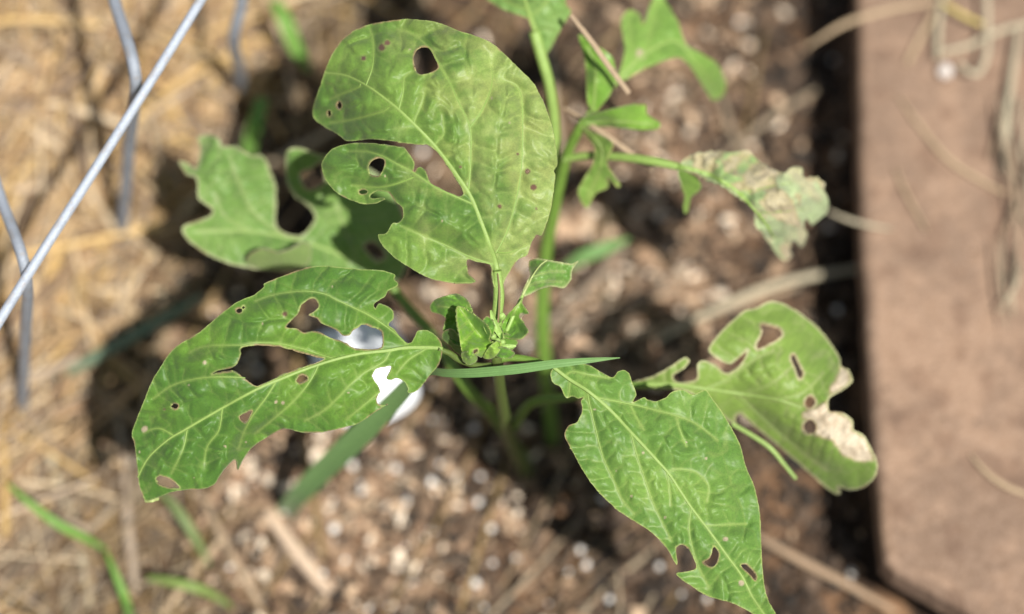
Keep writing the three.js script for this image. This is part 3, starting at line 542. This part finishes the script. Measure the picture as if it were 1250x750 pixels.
leaf({
  label: 'broad right-hand leaf with a dry papery patch at its end', k: 4, step: 2.4, bulge: 0.5, rough: 1.6, pal: { dark: [0.15, 0.27, 0.032], light: [0.225, 0.36, 0.052], rim: [0.55, 0.5, 0.3] }, edgeRim: 3.5, holeRim: 4, crisp: 2.4, dead: (x, y) => Math.max(deadA(x, y), deadB(x, y)),
  outline: [770, 468, 798, 459, 822, 445, 836, 436, 842, 440, 836, 450, 822, 459, 829, 467, 851, 463, 851, 445, 860, 440, 874, 446, 886, 456, 898, 451, 907, 441, 913, 427, 903, 437, 890, 445, 876, 438, 865, 429, 870, 417, 888, 397, 909, 379, 923, 376, 940, 368, 957, 370.6, 978, 383, 999, 400, 1016, 421, 1026, 438, 1027, 447, 1037, 452, 1041, 466, 1027, 477, 1013, 486, 1013, 502, 1027, 503, 1041, 512, 1043, 525, 1055, 531, 1066, 552, 1072, 568, 1068, 584, 1054, 596, 1037, 599, 1023, 595, 1027, 604, 1015, 601, 995, 584, 971, 563, 943, 539, 919, 519, 905, 506, 898, 510, 898, 520, 886, 512, 870, 500, 839, 479, 805, 476, 770, 475],
  holes: [[929.5, 396.6, 940, 398, 952, 402, 954, 410.5, 940, 419, 926, 426, 924, 421, 931, 407], [969, 433, 974.6, 445, 980, 455.6, 976, 462.5, 971, 448.6, 966, 438], circle(989, 491, 6, 7), circle(988.5, 521, 8, 8)],
  midrib: [770, 470, 822, 470, 860, 475, 909, 481.6, 950, 488.5, 978, 498], midW: [8, 3],
  veins: [[862, 475, 890, 462, 920, 440, 945, 428], [909, 481, 940, 470, 965, 450], [900, 482, 930, 510, 970, 545, 1010, 575], [950, 488, 980, 480, 1005, 455]], veinW: 3.4,
  depth: [[770, 470, -44], [836, 440, -40], [860, 475, -40], [950, 489, -38], [990, 505, -38], [890, 400, -44], [945, 370, -50], [1016, 420, -54], [1040, 460, -44], [1060, 540, -38], [1068, 580, -42], [1020, 600, -62], [950, 545, -58], [905, 508, -54], [950, 430, -38], [1010, 560, -42], [870, 500, -48], [875, 440, -40]],
});
shift(mesh('leaf_shred', stalk([[894, 518, -50, 5], [915, 530, -49, 5], [940, 547, -48, 5.5], [958, 568, -49, 4.5], [972, 585, -50, 4]], 6, 0.4), M.petiole, plant));
leaf({
  label: 'ragged leaf with a wide bite behind the big leaf, half in shade', k: 5, step: 2.4, bulge: 0.7, rough: 1.8, pal: { dark: [0.13, 0.27, 0.044], light: [0.2, 0.35, 0.07], rim: [0.52, 0.5, 0.3] }, edgeRim: 4, holeRim: 4, ripple: 0.6,
  outline: [218, 197, 228, 199, 239, 205, 244, 184, 241, 168, 254, 164, 266, 168, 272, 178, 288, 178, 306, 189, 322, 191, 331, 212, 337, 228, 337, 254, 337, 275, 348, 285, 366, 288, 376, 280, 384, 267, 379, 254, 361, 241, 350, 223, 348, 202, 350, 184, 366, 180, 392, 189, 430, 196, 470, 220, 493, 262, 500, 300, 492, 335, 470, 350, 430, 340, 405, 334, 377, 330, 340, 331, 285, 324, 249, 309, 226, 290, 222, 277, 236, 271, 255, 264, 259, 256, 249, 249, 241, 241, 239, 218, 226, 212],
  holes: [[367, 212, 381, 207, 392, 199, 396, 220, 387, 228, 374, 230], [445, 301, 454.5, 296, 467, 306, 469, 314, 460, 318, 451, 309]],
  midrib: [478, 347, 440, 325, 400, 305, 350, 290, 300, 282, 240, 283], midW: [7, 2.5],
  veins: [[440, 325, 425, 290, 410, 250], [350, 290, 310, 260, 290, 220, 280, 190], [310, 284, 275, 265, 262, 235]], veinW: 3,
  depth: [[480, 347, -80], [440, 300, -82], [400, 305, -80], [350, 290, -78], [300, 282, -76], [225, 283, -72], [250, 170, -80], [220, 200, -78], [300, 190, -74], [325, 200, -84], [334, 250, -82], [275, 230, -70], [355, 190, -72], [390, 200, -80], [380, 250, -84], [430, 200, -90], [490, 270, -90], [290, 318, -74], [345, 325, -74], [430, 338, -84], [245, 300, -72]],
});
leaf({
  label: 'pale curled-up margin of the bitten leaf', k: 6, step: 2.2, bulge: 0.3, rough: 1.8, pal: { dark: [0.2, 0.31, 0.08], light: [0.26, 0.38, 0.1], rim: [0.52, 0.5, 0.3] },
  outline: [300, 320, 306, 309, 322, 303, 340, 308, 356, 303, 370, 295, 380, 301, 377, 322, 360, 330, 340, 331, 318, 329],
  depth: [[300, 322, -70], [340, 331, -72], [377, 325, -73], [310, 307, -62], [345, 307, -61], [372, 297, -64]],
});
// shoot tips behind, upper right
leaf({
  label: 'leaf cut off by the top edge of the photo', k: 7, step: 2.2, bulge: 0.6, pal: { light: [0.22, 0.38, 0.09], dark: [0.14, 0.29, 0.05] },
  outline: [560, -40, 580, -14, 597, 2, 615, 12, 640, 21, 650, 28, 656, 44, 664, 66, 671, 62, 684, 37, 697, 15, 692, 4, 690, -20, 676, -60, 640, -85, 600, -70],
  midrib: [657, 46, 648, 22, 638, -10, 620, -60], midW: [10, 3], veins: [[648, 20, 665, 5, 675, -20], [645, 12, 620, 2, 600, -15]],
  depth: [[652, 40, -58], [620, 12, -58], [580, -14, -66], [640, -20, -50], [690, 10, -58], [668, 60, -62], [640, -80, -60], [560, -40, -75]],
});
leaf({
  label: 'blurred upper right leaf with a notched top and drooping end', k: 8, step: 2.4, bulge: 0.5, pal: { light: [0.22, 0.4, 0.06], dark: [0.15, 0.31, 0.035], brown: [0.35, 0.2, 0.08] },
  outline: [755, 93, 763, 62, 758, 26, 768, 12, 780, 16, 786, 28, 793, 8, 803, -9, 813, 2, 828, 27, 838, 54, 858, 66, 875, 77, 886, 99, 883, 117, 870, 122, 858, 104, 842, 80, 828, 70, 803, 77, 779, 89, 762, 98], spots: [[782, 66, 6, 1]],
  midrib: [757, 94, 790, 64, 825, 50, 850, 78, 872, 108], midW: [7, 2.5], veins: [[790, 64, 795, 35, 802, 5], [775, 77, 770, 45, 768, 22]],
  depth: [[757, 94, -70], [768, 14, -84], [803, -8, -88], [790, 62, -74], [832, 56, -80], [828, 70, -78], [870, 90, -92], [876, 118, -106]],
});
leaf({
  label: 'narrow upright young leaf under a dry straw', k: 9, step: 2, bulge: 0.5, mat: M.youngLeaf, pal: { light: [0.22, 0.42, 0.04], dark: [0.15, 0.33, 0.025] },
  outline: [725, 138, 717, 124, 716, 100, 714, 74, 706, 42, 721, 52, 739, 62, 749, 73, 752, 99, 744, 117, 731, 133],
  midrib: [724, 136, 726, 115, 727, 85, 718, 58], midW: [5, 2],
  depth: [[724, 138, -56], [727, 95, -50], [715, 90, -58], [750, 90, -58], [708, 45, -56], [740, 66, -56]],
});
leaf({
  label: 'small ruffled young leaf pointing right from the rear shoot tip', k: 10, step: 2, bulge: 0.5, mat: M.youngLeaf, ripple: 0.8, pal: { light: [0.22, 0.42, 0.04], dark: [0.14, 0.33, 0.02] },
  outline: [706, 150, 716, 142, 744, 134, 768, 128, 788, 127, 789, 138, 797, 145, 806, 150, 803, 157, 783, 159, 751, 156, 724, 155, 710, 156],
  midrib: [709, 151, 750, 148, 798, 152], midW: [5, 2],
  depth: [[708, 152, -57], [750, 148, -52], [788, 130, -56], [804, 154, -56], [745, 156, -60]],
});
leaf({
  label: 'crumpled small leaf hanging below the rear shoot tip', k: 11, step: 2, bulge: 0.4, mat: M.youngLeaf, ripple: 1.6, pal: { light: [0.24, 0.4, 0.06], dark: [0.12, 0.28, 0.03], rim: [0.5, 0.46, 0.18] },
  outline: [708, 154, 718, 158, 743, 170, 748, 179, 741, 200, 757, 224, 754, 229, 742, 217, 743, 229, 727, 237, 717, 255, 705, 235, 716, 213, 724, 199, 725, 179, 714, 164],
  midrib: [711, 156, 733, 178, 733, 205, 718, 240], midW: [4, 2],
  depth: [[710, 156, -56], [735, 175, -50], [733, 200, -54], [715, 240, -64], [755, 226, -62], [722, 190, -58]],
});
leaf({
  label: 'wilted pale leaf scorched tan beside the board', k: 12, step: 2.2, bulge: 0.6, mat: M.dryLeaf, ripple: 3.6, rough: 4.5, pal: { light: [0.44, 0.54, 0.29], dark: [0.25, 0.4, 0.12], rim: [0.45, 0.46, 0.26], yellow: [0.62, 0.5, 0.33] }, mottle: 0.55,
  dead: (x, y) => clamp(0.72 * sstep(0.38, 0.56, fbm(x / 22, y / 22, 91, 3) + 0.14 * sstep(930, 850, x) - 0.14 * sstep(940, 1000, x) - 0.3 * sstep(20, 4, Math.abs((y - 205) - (x - 830) * 0.62)))),
  outline: [828, 203, 836, 194, 847, 188, 877, 184, 895, 186.6, 914, 184, 925, 195, 941, 205, 957, 210.6, 967, 204, 979, 205, 983, 216, 997, 217, 1007, 224, 1005, 233, 1011, 243, 1010, 261, 999, 269, 991, 275, 986, 267, 981, 275, 986, 288, 978, 301, 969, 293, 965, 304, 967, 315, 957, 319, 946, 307, 930, 285, 922, 275, 919, 256, 898, 238, 877, 225, 850, 213],
  midrib: [830, 204, 850, 209, 877, 219, 903, 237, 930, 266, 945, 290], midW: [9, 4], midMat: M.petiole, veins: [[877, 219, 900, 205, 920, 200], [903, 237, 940, 228, 975, 222], [925, 260, 960, 258, 990, 255]], veinW: 3,
  depth: [[830, 204, -47], [880, 186, -52], [877, 220, -42], [925, 262, -42], [940, 210, -50], [915, 215, -46], [960, 235, -42], [1000, 225, -56], [1005, 262, -68], [970, 265, -50], [960, 315, -78], [980, 295, -72], [930, 284, -52]],
});
leaf({
  label: 'small green lobe under the wilted leaf stalk', k: 13, step: 2, bulge: 0.3, rough: 1.5,
  outline: [828, 207, 850, 216, 856, 229, 848, 237, 843, 243, 840, 258, 836, 261, 834, 252, 836, 240, 831, 224],
  depth: [[828, 207, -48], [855, 228, -54], [836, 260, -62], [840, 230, -54]],
});
// the bud in the middle
leaf({
  label: 'small rolled leaf with a folded edge right of the stalk', k: 14, step: 1.3, bulge: 0.6, mat: M.youngLeaf, ripple: 1.1, rs: 10, pal: { light: [0.16, 0.33, 0.05], dark: [0.1, 0.25, 0.02], rim: [0.5, 0.52, 0.25] }, edgeRim: 3,
  outline: [637, 362, 640, 350, 647, 336, 645, 326, 646, 318, 656, 315.5, 668, 317, 684, 320, 698, 322, 707, 318, 699, 330, 697, 342, 688, 352, 673, 350, 658, 354, 646, 360],
  midrib: [638, 361, 650, 338, 660, 324, 668, 318], midW: [3.6, 2], midMat: M.veinPale, veins: [[650, 338, 670, 332, 690, 332], [644, 350, 660, 344, 685, 344]], veinW: 2,
  depth: [[637, 362, -6], [650, 338, -5], [666, 317, -9], [645, 325, -14], [670, 332, -7], [700, 322, -14], [695, 342, -12], [674, 351, -13], [665, 344, -6], [650, 356, -9]],
});
shift(mesh('petiole', stalk([[615, 412, -5, 5], [624, 392, -4, 5], [632, 373, -5, 4.5], [638, 361, -6, 4]], 8), M.bud, plant));
leaf({
  label: 'dark curled young leaf with a bite at the left of the bud', k: 15, step: 1.2, bulge: 0.7, ripple: 1.3, rs: 8, rung: 9, mat: M.youngLeaf, cell: 14, pal: { light: [0.13, 0.32, 0.02], dark: [0.07, 0.22, 0.012] },
  outline: [525, 373, 533, 365, 550, 360, 562, 361, 571, 368, 577, 382, 575, 392, 570, 405, 566, 422, 554, 421, 547, 412, 541, 405, 542, 397, 544, 389, 537, 384, 527, 381],
  midrib: [568, 415, 562, 395, 555, 378, 535, 374], midW: [3, 1.5], veins: [[560, 388, 568, 378, 572, 372]],
  depth: [[525, 377, -14], [540, 368, -5], [556, 363, -3], [574, 378, -5], [555, 380, -8], [545, 390, -12], [545, 408, -11], [556, 418, -8], [560, 400, -10], [568, 415, -5]],
});
leaf({
  label: 'bright folded young leaf at the front of the bud', k: 16, step: 1.2, bulge: 0.6, ripple: 1.2, rs: 8, rung: 9, mat: M.youngLeaf, cell: 15, pal: { light: [0.19, 0.41, 0.014], dark: [0.11, 0.31, 0.008], rim: [0.5, 0.6, 0.15] },
  outline: [559.5, 374, 557, 387, 560, 407, 562, 421, 565.5, 434, 572, 441.6, 578, 441, 581, 434, 587, 437, 594, 434, 597.5, 437, 604, 434, 611.5, 423, 609, 416.5, 604, 419, 597, 415, 599, 407, 594, 397, 584, 389, 572, 380],
  holes: [[578, 428, 583, 426, 583, 431, 579, 433]],
  midrib: [560, 375, 574, 395, 587, 411], midW: [2.4, 2], veins: [[572, 392, 565, 398, 560, 402], [580, 402, 570, 412, 563, 418]], veinW: 1.8,
  depth: [[559.5, 374, 3], [557, 387, 4], [561, 407, 6], [563, 421, 5], [566, 434, 2], [573, 437, 5], [575, 441, -3], [574, 395, -3], [587, 411, -3], [566, 402, 3], [582, 424, 5], [583, 387, 5], [599, 405, 8], [592, 396, 8], [594, 426, 2], [597, 437, -2], [608, 420, 4], [588, 436, -2]],
});
leaf({
  label: 'cupped young leaf with an eaten edge right of the bud', k: 17, step: 1.2, bulge: 0.6, ripple: 1.3, rs: 8, rung: 9, mat: M.youngLeaf, cell: 15, pal: { light: [0.19, 0.4, 0.025], dark: [0.11, 0.29, 0.015] }, spots: [[637, 386, 4, 1]],
  outline: [638, 363.5, 631, 372, 623.5, 380, 616, 389, 611, 402, 616, 412, 628, 414, 638, 412, 644.5, 405, 641, 397, 636, 390, 639.5, 384.5, 645, 383, 640, 375, 637, 369],
  midrib: [636, 367, 627, 383, 618, 406], midW: [3, 2],
  depth: [[638, 364, -4], [627, 378, -1], [614, 398, -5], [620, 411, -2], [632, 412, 0], [643, 404, 2], [636, 391, -5], [644, 383, 0], [628, 398, -6]],
});
leaf({
  label: 'rolled pale young leaf at the foot of the bud', k: 18, step: 1.2, bulge: 0.4, mat: M.youngLeaf, cell: 9, ripple: 1.3, rs: 7, pal: { light: [0.3, 0.5, 0.06], dark: [0.16, 0.36, 0.02] },
  outline: [594, 428, 600, 421, 608, 416, 612, 421, 610, 429, 604, 436, 597, 439, 590, 437],
  depth: [[594, 430, 3], [604, 424, 7], [611, 421, 3], [597, 438, 1], [606, 433, 5]],
});
leaf({
  label: 'small dark crinkled leaf between the folded leaf and the stalk', k: 19, step: 1.2, bulge: 0.5, mat: M.youngLeaf, cell: 9, ripple: 1.4, pal: { light: [0.15, 0.34, 0.02], dark: [0.08, 0.24, 0.012] },
  outline: [597, 400, 601, 393, 608, 396, 613, 404, 614, 413, 608, 420, 601, 416, 597, 409],
  midrib: [602, 396, 605, 405, 606, 417], midW: [2, 1.4],
  depth: [[597, 402, 1], [605, 405, -4], [613, 407, 1], [602, 394, -2], [607, 419, -1]],
});
leaf({
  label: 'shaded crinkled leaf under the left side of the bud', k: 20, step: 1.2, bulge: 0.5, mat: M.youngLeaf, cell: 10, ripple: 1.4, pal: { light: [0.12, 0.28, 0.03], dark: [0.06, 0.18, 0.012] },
  outline: [542, 404, 552, 402, 562, 412, 570, 424, 573, 438, 566, 436, 556, 430, 549, 422, 540, 414],
  depth: [[542, 406, -12], [555, 415, -9], [571, 436, -10], [549, 424, -14]],
});
leaf({
  label: 'narrow young leaf behind the cupped leaf of the bud', k: 21, step: 1.2, bulge: 0.4, mat: M.youngLeaf, cell: 9, ripple: 0.9, pal: { light: [0.18, 0.38, 0.03], dark: [0.1, 0.28, 0.015] },
  outline: [612, 414, 617, 408, 625, 411, 632, 418, 628, 425, 620, 431, 613, 426],
  depth: [[612, 418, -5], [622, 412, -3], [631, 420, -8], [618, 429, -7]],
});
leaf({
  label: 'pale crumpled lobe under the front of the folded leaf', k: 22, step: 1.2, bulge: 0.4, mat: M.youngLeaf, cell: 8, ripple: 1.6, rs: 6, pal: { light: [0.34, 0.5, 0.09], dark: [0.18, 0.38, 0.03] },
  outline: [563, 432, 570, 429, 578, 432, 583, 437, 580, 443, 572, 446, 565, 441],
  depth: [[565, 434, 2], [573, 434, 6], [582, 438, 3], [572, 445, 0]],
});
leaf({
  label: 'small upright crinkled leaf beside the stalk foot', k: 23, step: 1.2, bulge: 0.4, mat: M.youngLeaf, cell: 8, ripple: 1.4, rs: 7, pal: { light: [0.2, 0.42, 0.03], dark: [0.1, 0.29, 0.014] },
  outline: [589, 392, 594, 386, 600, 389, 604, 397, 603, 407, 598, 411, 592, 404],
  depth: [[590, 393, 3], [598, 390, 1], [603, 402, 5], [597, 410, 3]],
});
leaf({
  label: 'little twisted leaf at the right foot of the bud', k: 24, step: 1.2, bulge: 0.4, mat: M.youngLeaf, cell: 8, ripple: 1.5, rs: 7, pal: { light: [0.17, 0.37, 0.025], dark: [0.09, 0.26, 0.012] },
  outline: [604, 429, 611, 424, 621, 426, 629, 431, 624, 437, 614, 438, 606, 436],
  depth: [[605, 431, 1], [615, 428, 4], [628, 432, -1], [615, 437, 0]],
});
shift(mesh('young_leaf', ribbonGeo([[599, 379, 1, 2], [602, 390, 2, 6], [607, 402, 2, 8], [614, 414, -1, 5]], { keel: 0.6 }), M.bud, plant));
shift(mesh('young_leaf', ribbonGeo([[608, 424, 1, 5], [618, 423.5, 2, 6], [630, 422.5, 2, 2]], { keel: 0.5 }), M.bud, plant));
shift(mesh('young_leaf', ribbonGeo([[606, 392, -3, 8], [611, 388, 0, 9], [616, 384, 0, 5]], { keel: 0.6 }), M.bud, plant));
for (const [x, y, z, r] of [[602, 411, 2, 5], [607, 417, 1, 5.5], [613, 418, 0, 5], [609, 408, 0, 4]]) {
  const g = new THREE.SphereGeometry(r * PX, 14, 10); g.scale(0.85, 1.15, 0.85);
  const o = mesh('flower_bud', g, M.bud, plant); o.position.copy(P(x, y, z)); o.rotation.set(0.4, x, 0.3); shift(o);
}

// ---------------------------------------------------------------- grass
const grassLines = grayTexture(256, (u, v) => { const a = 0.8 + 0.14 * (Math.sin(u * 2 * Math.PI * 44) * 0.5 + 0.5) * (0.5 + tnoise(u, v, 20, 71)) + 0.1 * (tnoise(u, v, 60, 72) - 0.5); return a; });
const grassMat = (r, g, b) => plain(r, g, b, 0.85, { map: grassLines, bumpMap: grassLines, bumpScale: 0.0004, transmission: 0.25, thickness: 0, clearcoat: 0.25, clearcoatRoughness: 0.4 });
const grassGreen = grassMat(0.165, 0.33, 0.09), grassBlue = grassMat(0.16, 0.24, 0.15), grassBright = grassMat(0.17, 0.36, 0.05);
const blades = (pts, m, label, opt) => tag(mesh('grass_blade', ribbonGeo(pts, opt), m), label, 'grass blade');
blades([[340, 640, -196, 20], [358, 612, -140, 24], [398, 570, -105, 28], [440, 530, -78, 28], [480, 490, -55, 23], [503, 466, -38, 18], [523, 454, -22, 9], [546, 455.5, -10, 10], [580, 455, -2, 11.5], [630, 450.5, 4, 12], [680, 444, 6, 10], [720, 440, 6, 6.5], [757, 437, 6, 1]], grassGreen, 'long blue-green grass blade arching below the bud to a fine tip', { keel: 0.35, n: 10, lean: -0.15 });
blades([[362, 612, -196, 9], [384, 575, -150, 11], [410, 545, -110, 10], [434, 515, -80, 6], [450, 500, -70, 1]], grassGreen, 'narrow grass blade beside the arching blade under the left leaf');
blades([[320, 120, -165, 14], [312, 150, -160, 18], [303, 185, -170, 17], [298, 215, -190, 12]], grassBright, 'short upright grass blade just above the ragged rear leaf');
blades([[335, 0, -185, 12], [348, 25, -180, 18], [362, 60, -185, 16], [378, 85, -192, 8]], grassBright, 'blurred green blade in the straw left of the big leaf');
blades([[690, 328, -165, 10], [712, 314, -160, 16], [740, 303, -160, 15], [768, 292, -165, 4]], grassGreen, 'dark green blade on the soil right of the rear stem');
blades([[70, 462, -172, 9], [110, 440, -166, 12], [165, 408, -164, 13], [205, 385, -166, 12], [245, 362, -172, 6]], grassBlue, 'bluish grey-green grass blade lying in the shade at left');
blades([[10, 592, -122, 4], [35, 614, -118, 8], [70, 640, -118, 10], [105, 658, -124, 9], [130, 672, -136, 4]], grassBright, 'bright green grass blade at the lower left edge');
blades([[130, 676, -122, 4], [142, 704, -118, 8], [154, 735, -120, 10], [160, 765, -140, 9]], grassBright, 'short upright green blade near the lower left corner');
blades([[195, 600, -142, 6], [218, 625, -136, 10], [240, 660, -138, 10], [255, 690, -150, 5]], grassMat(0.2, 0.28, 0.09), 'faint green blade below the tip of the left leaf');
blades([[180, 706, -132, 6], [215, 712, -126, 11], [250, 722, -128, 11], [285, 742, -145, 5]], grassMat(0.22, 0.32, 0.07), 'yellow-green blade lying flat at the bottom left');

// ---------------------------------------------------------------- dry straws and sticks one can point at
const dry = (r, g, b) => plain(r, g, b, 0.75, { map: leafTone, bumpMap: leafGrain, bumpScale: 0.0002 });
const dryA = dry(0.47, 0.35, 0.22), dryB = dry(0.43, 0.32, 0.21), dryC = dry(0.5, 0.44, 0.31), dryD = dry(0.32, 0.25, 0.17);
const strawThing = (name, pts, m, label, category, flat = 0.5, group) => tag(mesh(name, stalk(pts, 8, flat), m), label, category, group);
strawThing('dry_straw', [[697, 19, -42, 5], [720, 48, -41, 6.5], [744, 82, -42, 7], [768, 114, -44, 6.5]], dryB, 'dry straw lying across the narrow upright young leaf', 'straw');
strawThing('dry_straw', [[690, 132, -64, 4], [726, 156, -58, 6], [760, 180, -57, 6.5], [797, 207, -62, 5]], dryB, 'dry straw lodged under the rear shoot tip', 'straw');
{
  const onGround = (x, y, up = 0.004) => { const p = G(x, y, 0); const h = soilH(p.x, p.z) + up, q = G(x, y, h); return -(q.clone().sub(EYE).dot(FWD) - D) * 1000; };
  const lay = (pts, up) => pts.map(([x, y, w]) => [x, y, onGround(x, y, up), w]);
  strawThing('wood_splinter', lay([[326, 626, 9], [345, 652, 16], [370, 685, 18], [402, 724, 12]], 0.008), dry(0.62, 0.47, 0.34), 'pale split wood splinter lying on the mulch at lower left', 'stick');
  strawThing('dry_stick', lay([[920, 652, 6], [965, 678, 10], [1030, 712, 10], [1095, 748, 7]], 0.01), dry(0.4, 0.28, 0.18), 'brown stick slanting behind the pointed leaf toward the board', 'stick');
  strawThing('dry_straw', lay([[800, 418, 5], [860, 385, 8], [950, 347, 9], [1048, 328, 8]], 0.012), dryC, 'long pale straw reaching across the dark soil to the board', 'straw');
  strawThing('dry_straw', lay([[760, 412, 6], [820, 398, 8], [900, 372, 8], [975, 350, 5]], 0.008), dryB, 'tan straw crossing the soil above the papery leaf', 'straw');
  strawThing('dry_straw', lay([[143, 495, 8], [150, 580, 11], [158, 660, 11], [166, 725, 8]], 0.012), dry(0.4, 0.32, 0.24), 'greyish straw standing out vertically left of the left leaf', 'straw');
  strawThing('dry_straw', lay([[198, 752, 7], [232, 706, 10], [268, 660, 7]], 0.012), dryA, 'straw slanting up to the right at the bottom edge', 'straw');
  strawThing('dry_straw', lay([[240, 596, 5], [275, 664, 9], [322, 750, 8]], 0.01), dryB, 'long straw running down to the bottom edge below the left leaf', 'straw');
  strawThing('dry_straw', lay([[40, 480, 7], [62, 560, 10], [95, 660, 9], [110, 740, 7]], 0.012), dryC, 'pale straw running down the lower left corner', 'straw');
  strawThing('dry_straw', lay([[868, 80, 4], [890, 150, 7], [912, 205, 5]], 0.01), dryD, 'thin straw on the dark soil above the wilted leaf', 'straw');
  strawThing('dry_straw', lay([[880, 195, 4], [940, 145, 8], [1000, 108, 5]], 0.01), dryD, 'thin straw slanting up toward the board in its shadow', 'straw');
  const top = (pts, up = 0.002) => pts.map(([x, y, w]) => { const q = G(x, y, BOARD_H + up); return [x, y, -(q.sub(EYE).dot(FWD) - D) * 1000, w * 0.6]; });
  strawThing('dry_straw', top([[985, 58, 5], [1030, 30, 11], [1085, 12, 12], [1145, 2, 9]], 0.006), dryA, 'straw overhanging the top left edge of the board', 'straw');
  strawThing('dry_straw', top([[1108, 78, 9], [1124, 46, 11], [1142, 14, 11], [1152, -15, 9]]), dryA, 'short tan straw slanting at the top of the board', 'straw');
  strawThing('dry_straw', top([[1146, 72, 10], [1146, 40, 11], [1150, 0, 10], [1152, -20, 8]], 0.005), dryC, 'greenish straw standing upright in the board clutter', 'straw');
  strawThing('dry_straw', top([[1150, 64, 9], [1185, 55, 11], [1215, 40, 11], [1262, 26, 9]], 0.006), dryC, 'pale straw lying level across the board clutter', 'straw');
  strawThing('dry_straw', top([[1152, 4, 8], [1175, 18, 10], [1200, 30, 8]], 0.008), dry(0.62, 0.5, 0.16), 'yellow straw bit at the top of the board', 'straw');
  strawThing('dry_straw', top([[1205, -12, 10], [1206, 30, 11], [1205, 66, 11], [1196, 88, 11], [1184, 88, 10], [1172, 76, 8]], 0.009), dryC, 'hooked pale straw curling beside the white bead', 'straw');
  strawThing('dry_straw', top([[1098, 118, 4], [1128, 160, 8], [1165, 200, 10], [1230, 238, 8]]), dryA, 'curved tan straw lying diagonally on the board', 'straw');
  strawThing('dry_straw', top([[1094, 205, 4], [1106, 235, 7], [1132, 282, 5]]), dryA, 'faint short straw beside the diagonal straw on the board', 'straw');
  strawThing('dry_straw', top([[1012, 258, 5], [1035, 268, 8], [1065, 276, 8], [1090, 280, 4]], 0.004), dryC, 'pale straw sticking out over the left edge of the board', 'straw');
  strawThing('dry_straw', top([[1186, 556, 5], [1208, 580, 10], [1235, 597, 11], [1262, 606, 9]]), dryA, 'curved straw on the board at the right edge', 'straw');
  strawThing('dry_straw', top([[1246, 30, 9], [1236, 95, 12], [1228, 150, 12], [1226, 205, 8]], 0.006), dryC, 'wide pale straw standing along the right side of the board', 'straw');
  for (let i = 0; i < 16; i++) {
    const y = rr(120, 380), x = 1228 + rr(-6, 26), a = rr(-18, 18), l = rr(50, 110);
    strawThing('bunched_straw', top([[x - a, y - l / 2, 4], [x + rr(-5, 5), y, 7], [x + a, y + l / 2, 4]], rr(0.002, 0.01)), pick([dryB, dryC, dryD, dryD]), 'one of the straws bunched along the right side of the board', 'straw', 0.6, 'straws bunched along the right side of the board');
  }
  const bead = (x, y, r, label) => { const g = lump('crumb', Math.round(x)); g.scale(r * 2 * PX, r * 1.8 * PX, r * 2 * PX); const o = mesh('perlite_bead', g, plain(0.6, 0.55, 0.51, 0.9)); o.position.copy(G(x, y, BOARD_H + r * PX * 0.8)); tag(o, label, 'perlite bead'); };
  bead(1154, 86, 11, 'round white bead of perlite on the board');
}

// ---------------------------------------------------------------- white plant tag behind the left leaf
{
  const pts = [], W = 34, pos = [], idx = [], nU = 14, nV = 28;
  const at0 = G(447, 455, 0.028), c0 = at0, ux = new THREE.Vector3(0.93, -0.04, -0.34).normalize(), nn = ux.clone().cross(new THREE.Vector3(0.36, -0.22, 0.91)).normalize(), uy = nn.clone().cross(ux).normalize();
  const n = nn.dot(FWD) > 0 ? nn.negate() : nn;
  for (const side of [0, 1]) for (let j = 0; j <= nV; j++) for (let i = 0; i <= nU; i++) {
    const v = (j / nV) * 2 - 1, e = v > 0.55 ? Math.sqrt(Math.max(0, 1 - ((v - 0.55) / 0.45) ** 2)) : v < -0.8 ? Math.sqrt(Math.max(0, 1 - ((-v - 0.8) / 0.2) ** 2)) * 0.25 + 0.75 : 1, u = ((i / nU) * 2 - 1) * e;
    const p = c0.clone().addScaledVector(ux, u * 0.0175).addScaledVector(uy, v * 0.0205).addScaledVector(n, -0.0012 * u * u - 0.001 * Math.max(0, -v) ** 2 - side * 0.0007);
    pos.push(p.x, p.y, p.z);
    if (i && j) { const a = side * (nU + 1) * (nV + 1) + j * (nU + 1) + i, b = a - nU - 1; side ? idx.push(a, a - 1, b, b, a - 1, b - 1) : idx.push(a, b, a - 1, b, b - 1, a - 1); }
  }
  const K = (nU + 1) * (nV + 1), at = (j, i) => j * (nU + 1) + i, ring = [];
  for (let i = 0; i < nU; i++) ring.push(at(0, i)); for (let j = 0; j < nV; j++) ring.push(at(j, nU)); for (let i = nU; i > 0; i--) ring.push(at(nV, i)); for (let j = nV; j > 0; j--) ring.push(at(j, 0));
  ring.forEach((a, k) => { const b = ring[(k + 1) % ring.length]; idx.push(a, b, a + K, b, b + K, a + K); });
  const o = mesh('plant_tag', geo(pos, idx, { uv: pos.filter((_, i) => i % 3 !== 1).map((v) => v / 0.05) }), plain(0.78, 0.81, 0.85, 0.35, { map: grayTexture(256, (u, v) => lerp(0.97, 0.5, sstep(0.74, 0.86, tnoise(u, v, 40, 81)) * tnoise(u, v, 9, 82)) - 0.05 * tnoise(u, v, 12, 83)) }));
  tag(o, 'white plastic plant tag showing through the holes of the left leaf', 'plant tag');
}

// ---------------------------------------------------------------- render
const renderer = new THREE.WebGLRenderer({ antialias: true });
renderer.shadowMap.enabled = true;
renderer.toneMapping = THREE.LinearToneMapping;
renderer.toneMappingExposure = EXPOSURE;
renderer.setSize(1024, 614);
renderer.render(scene, camera);
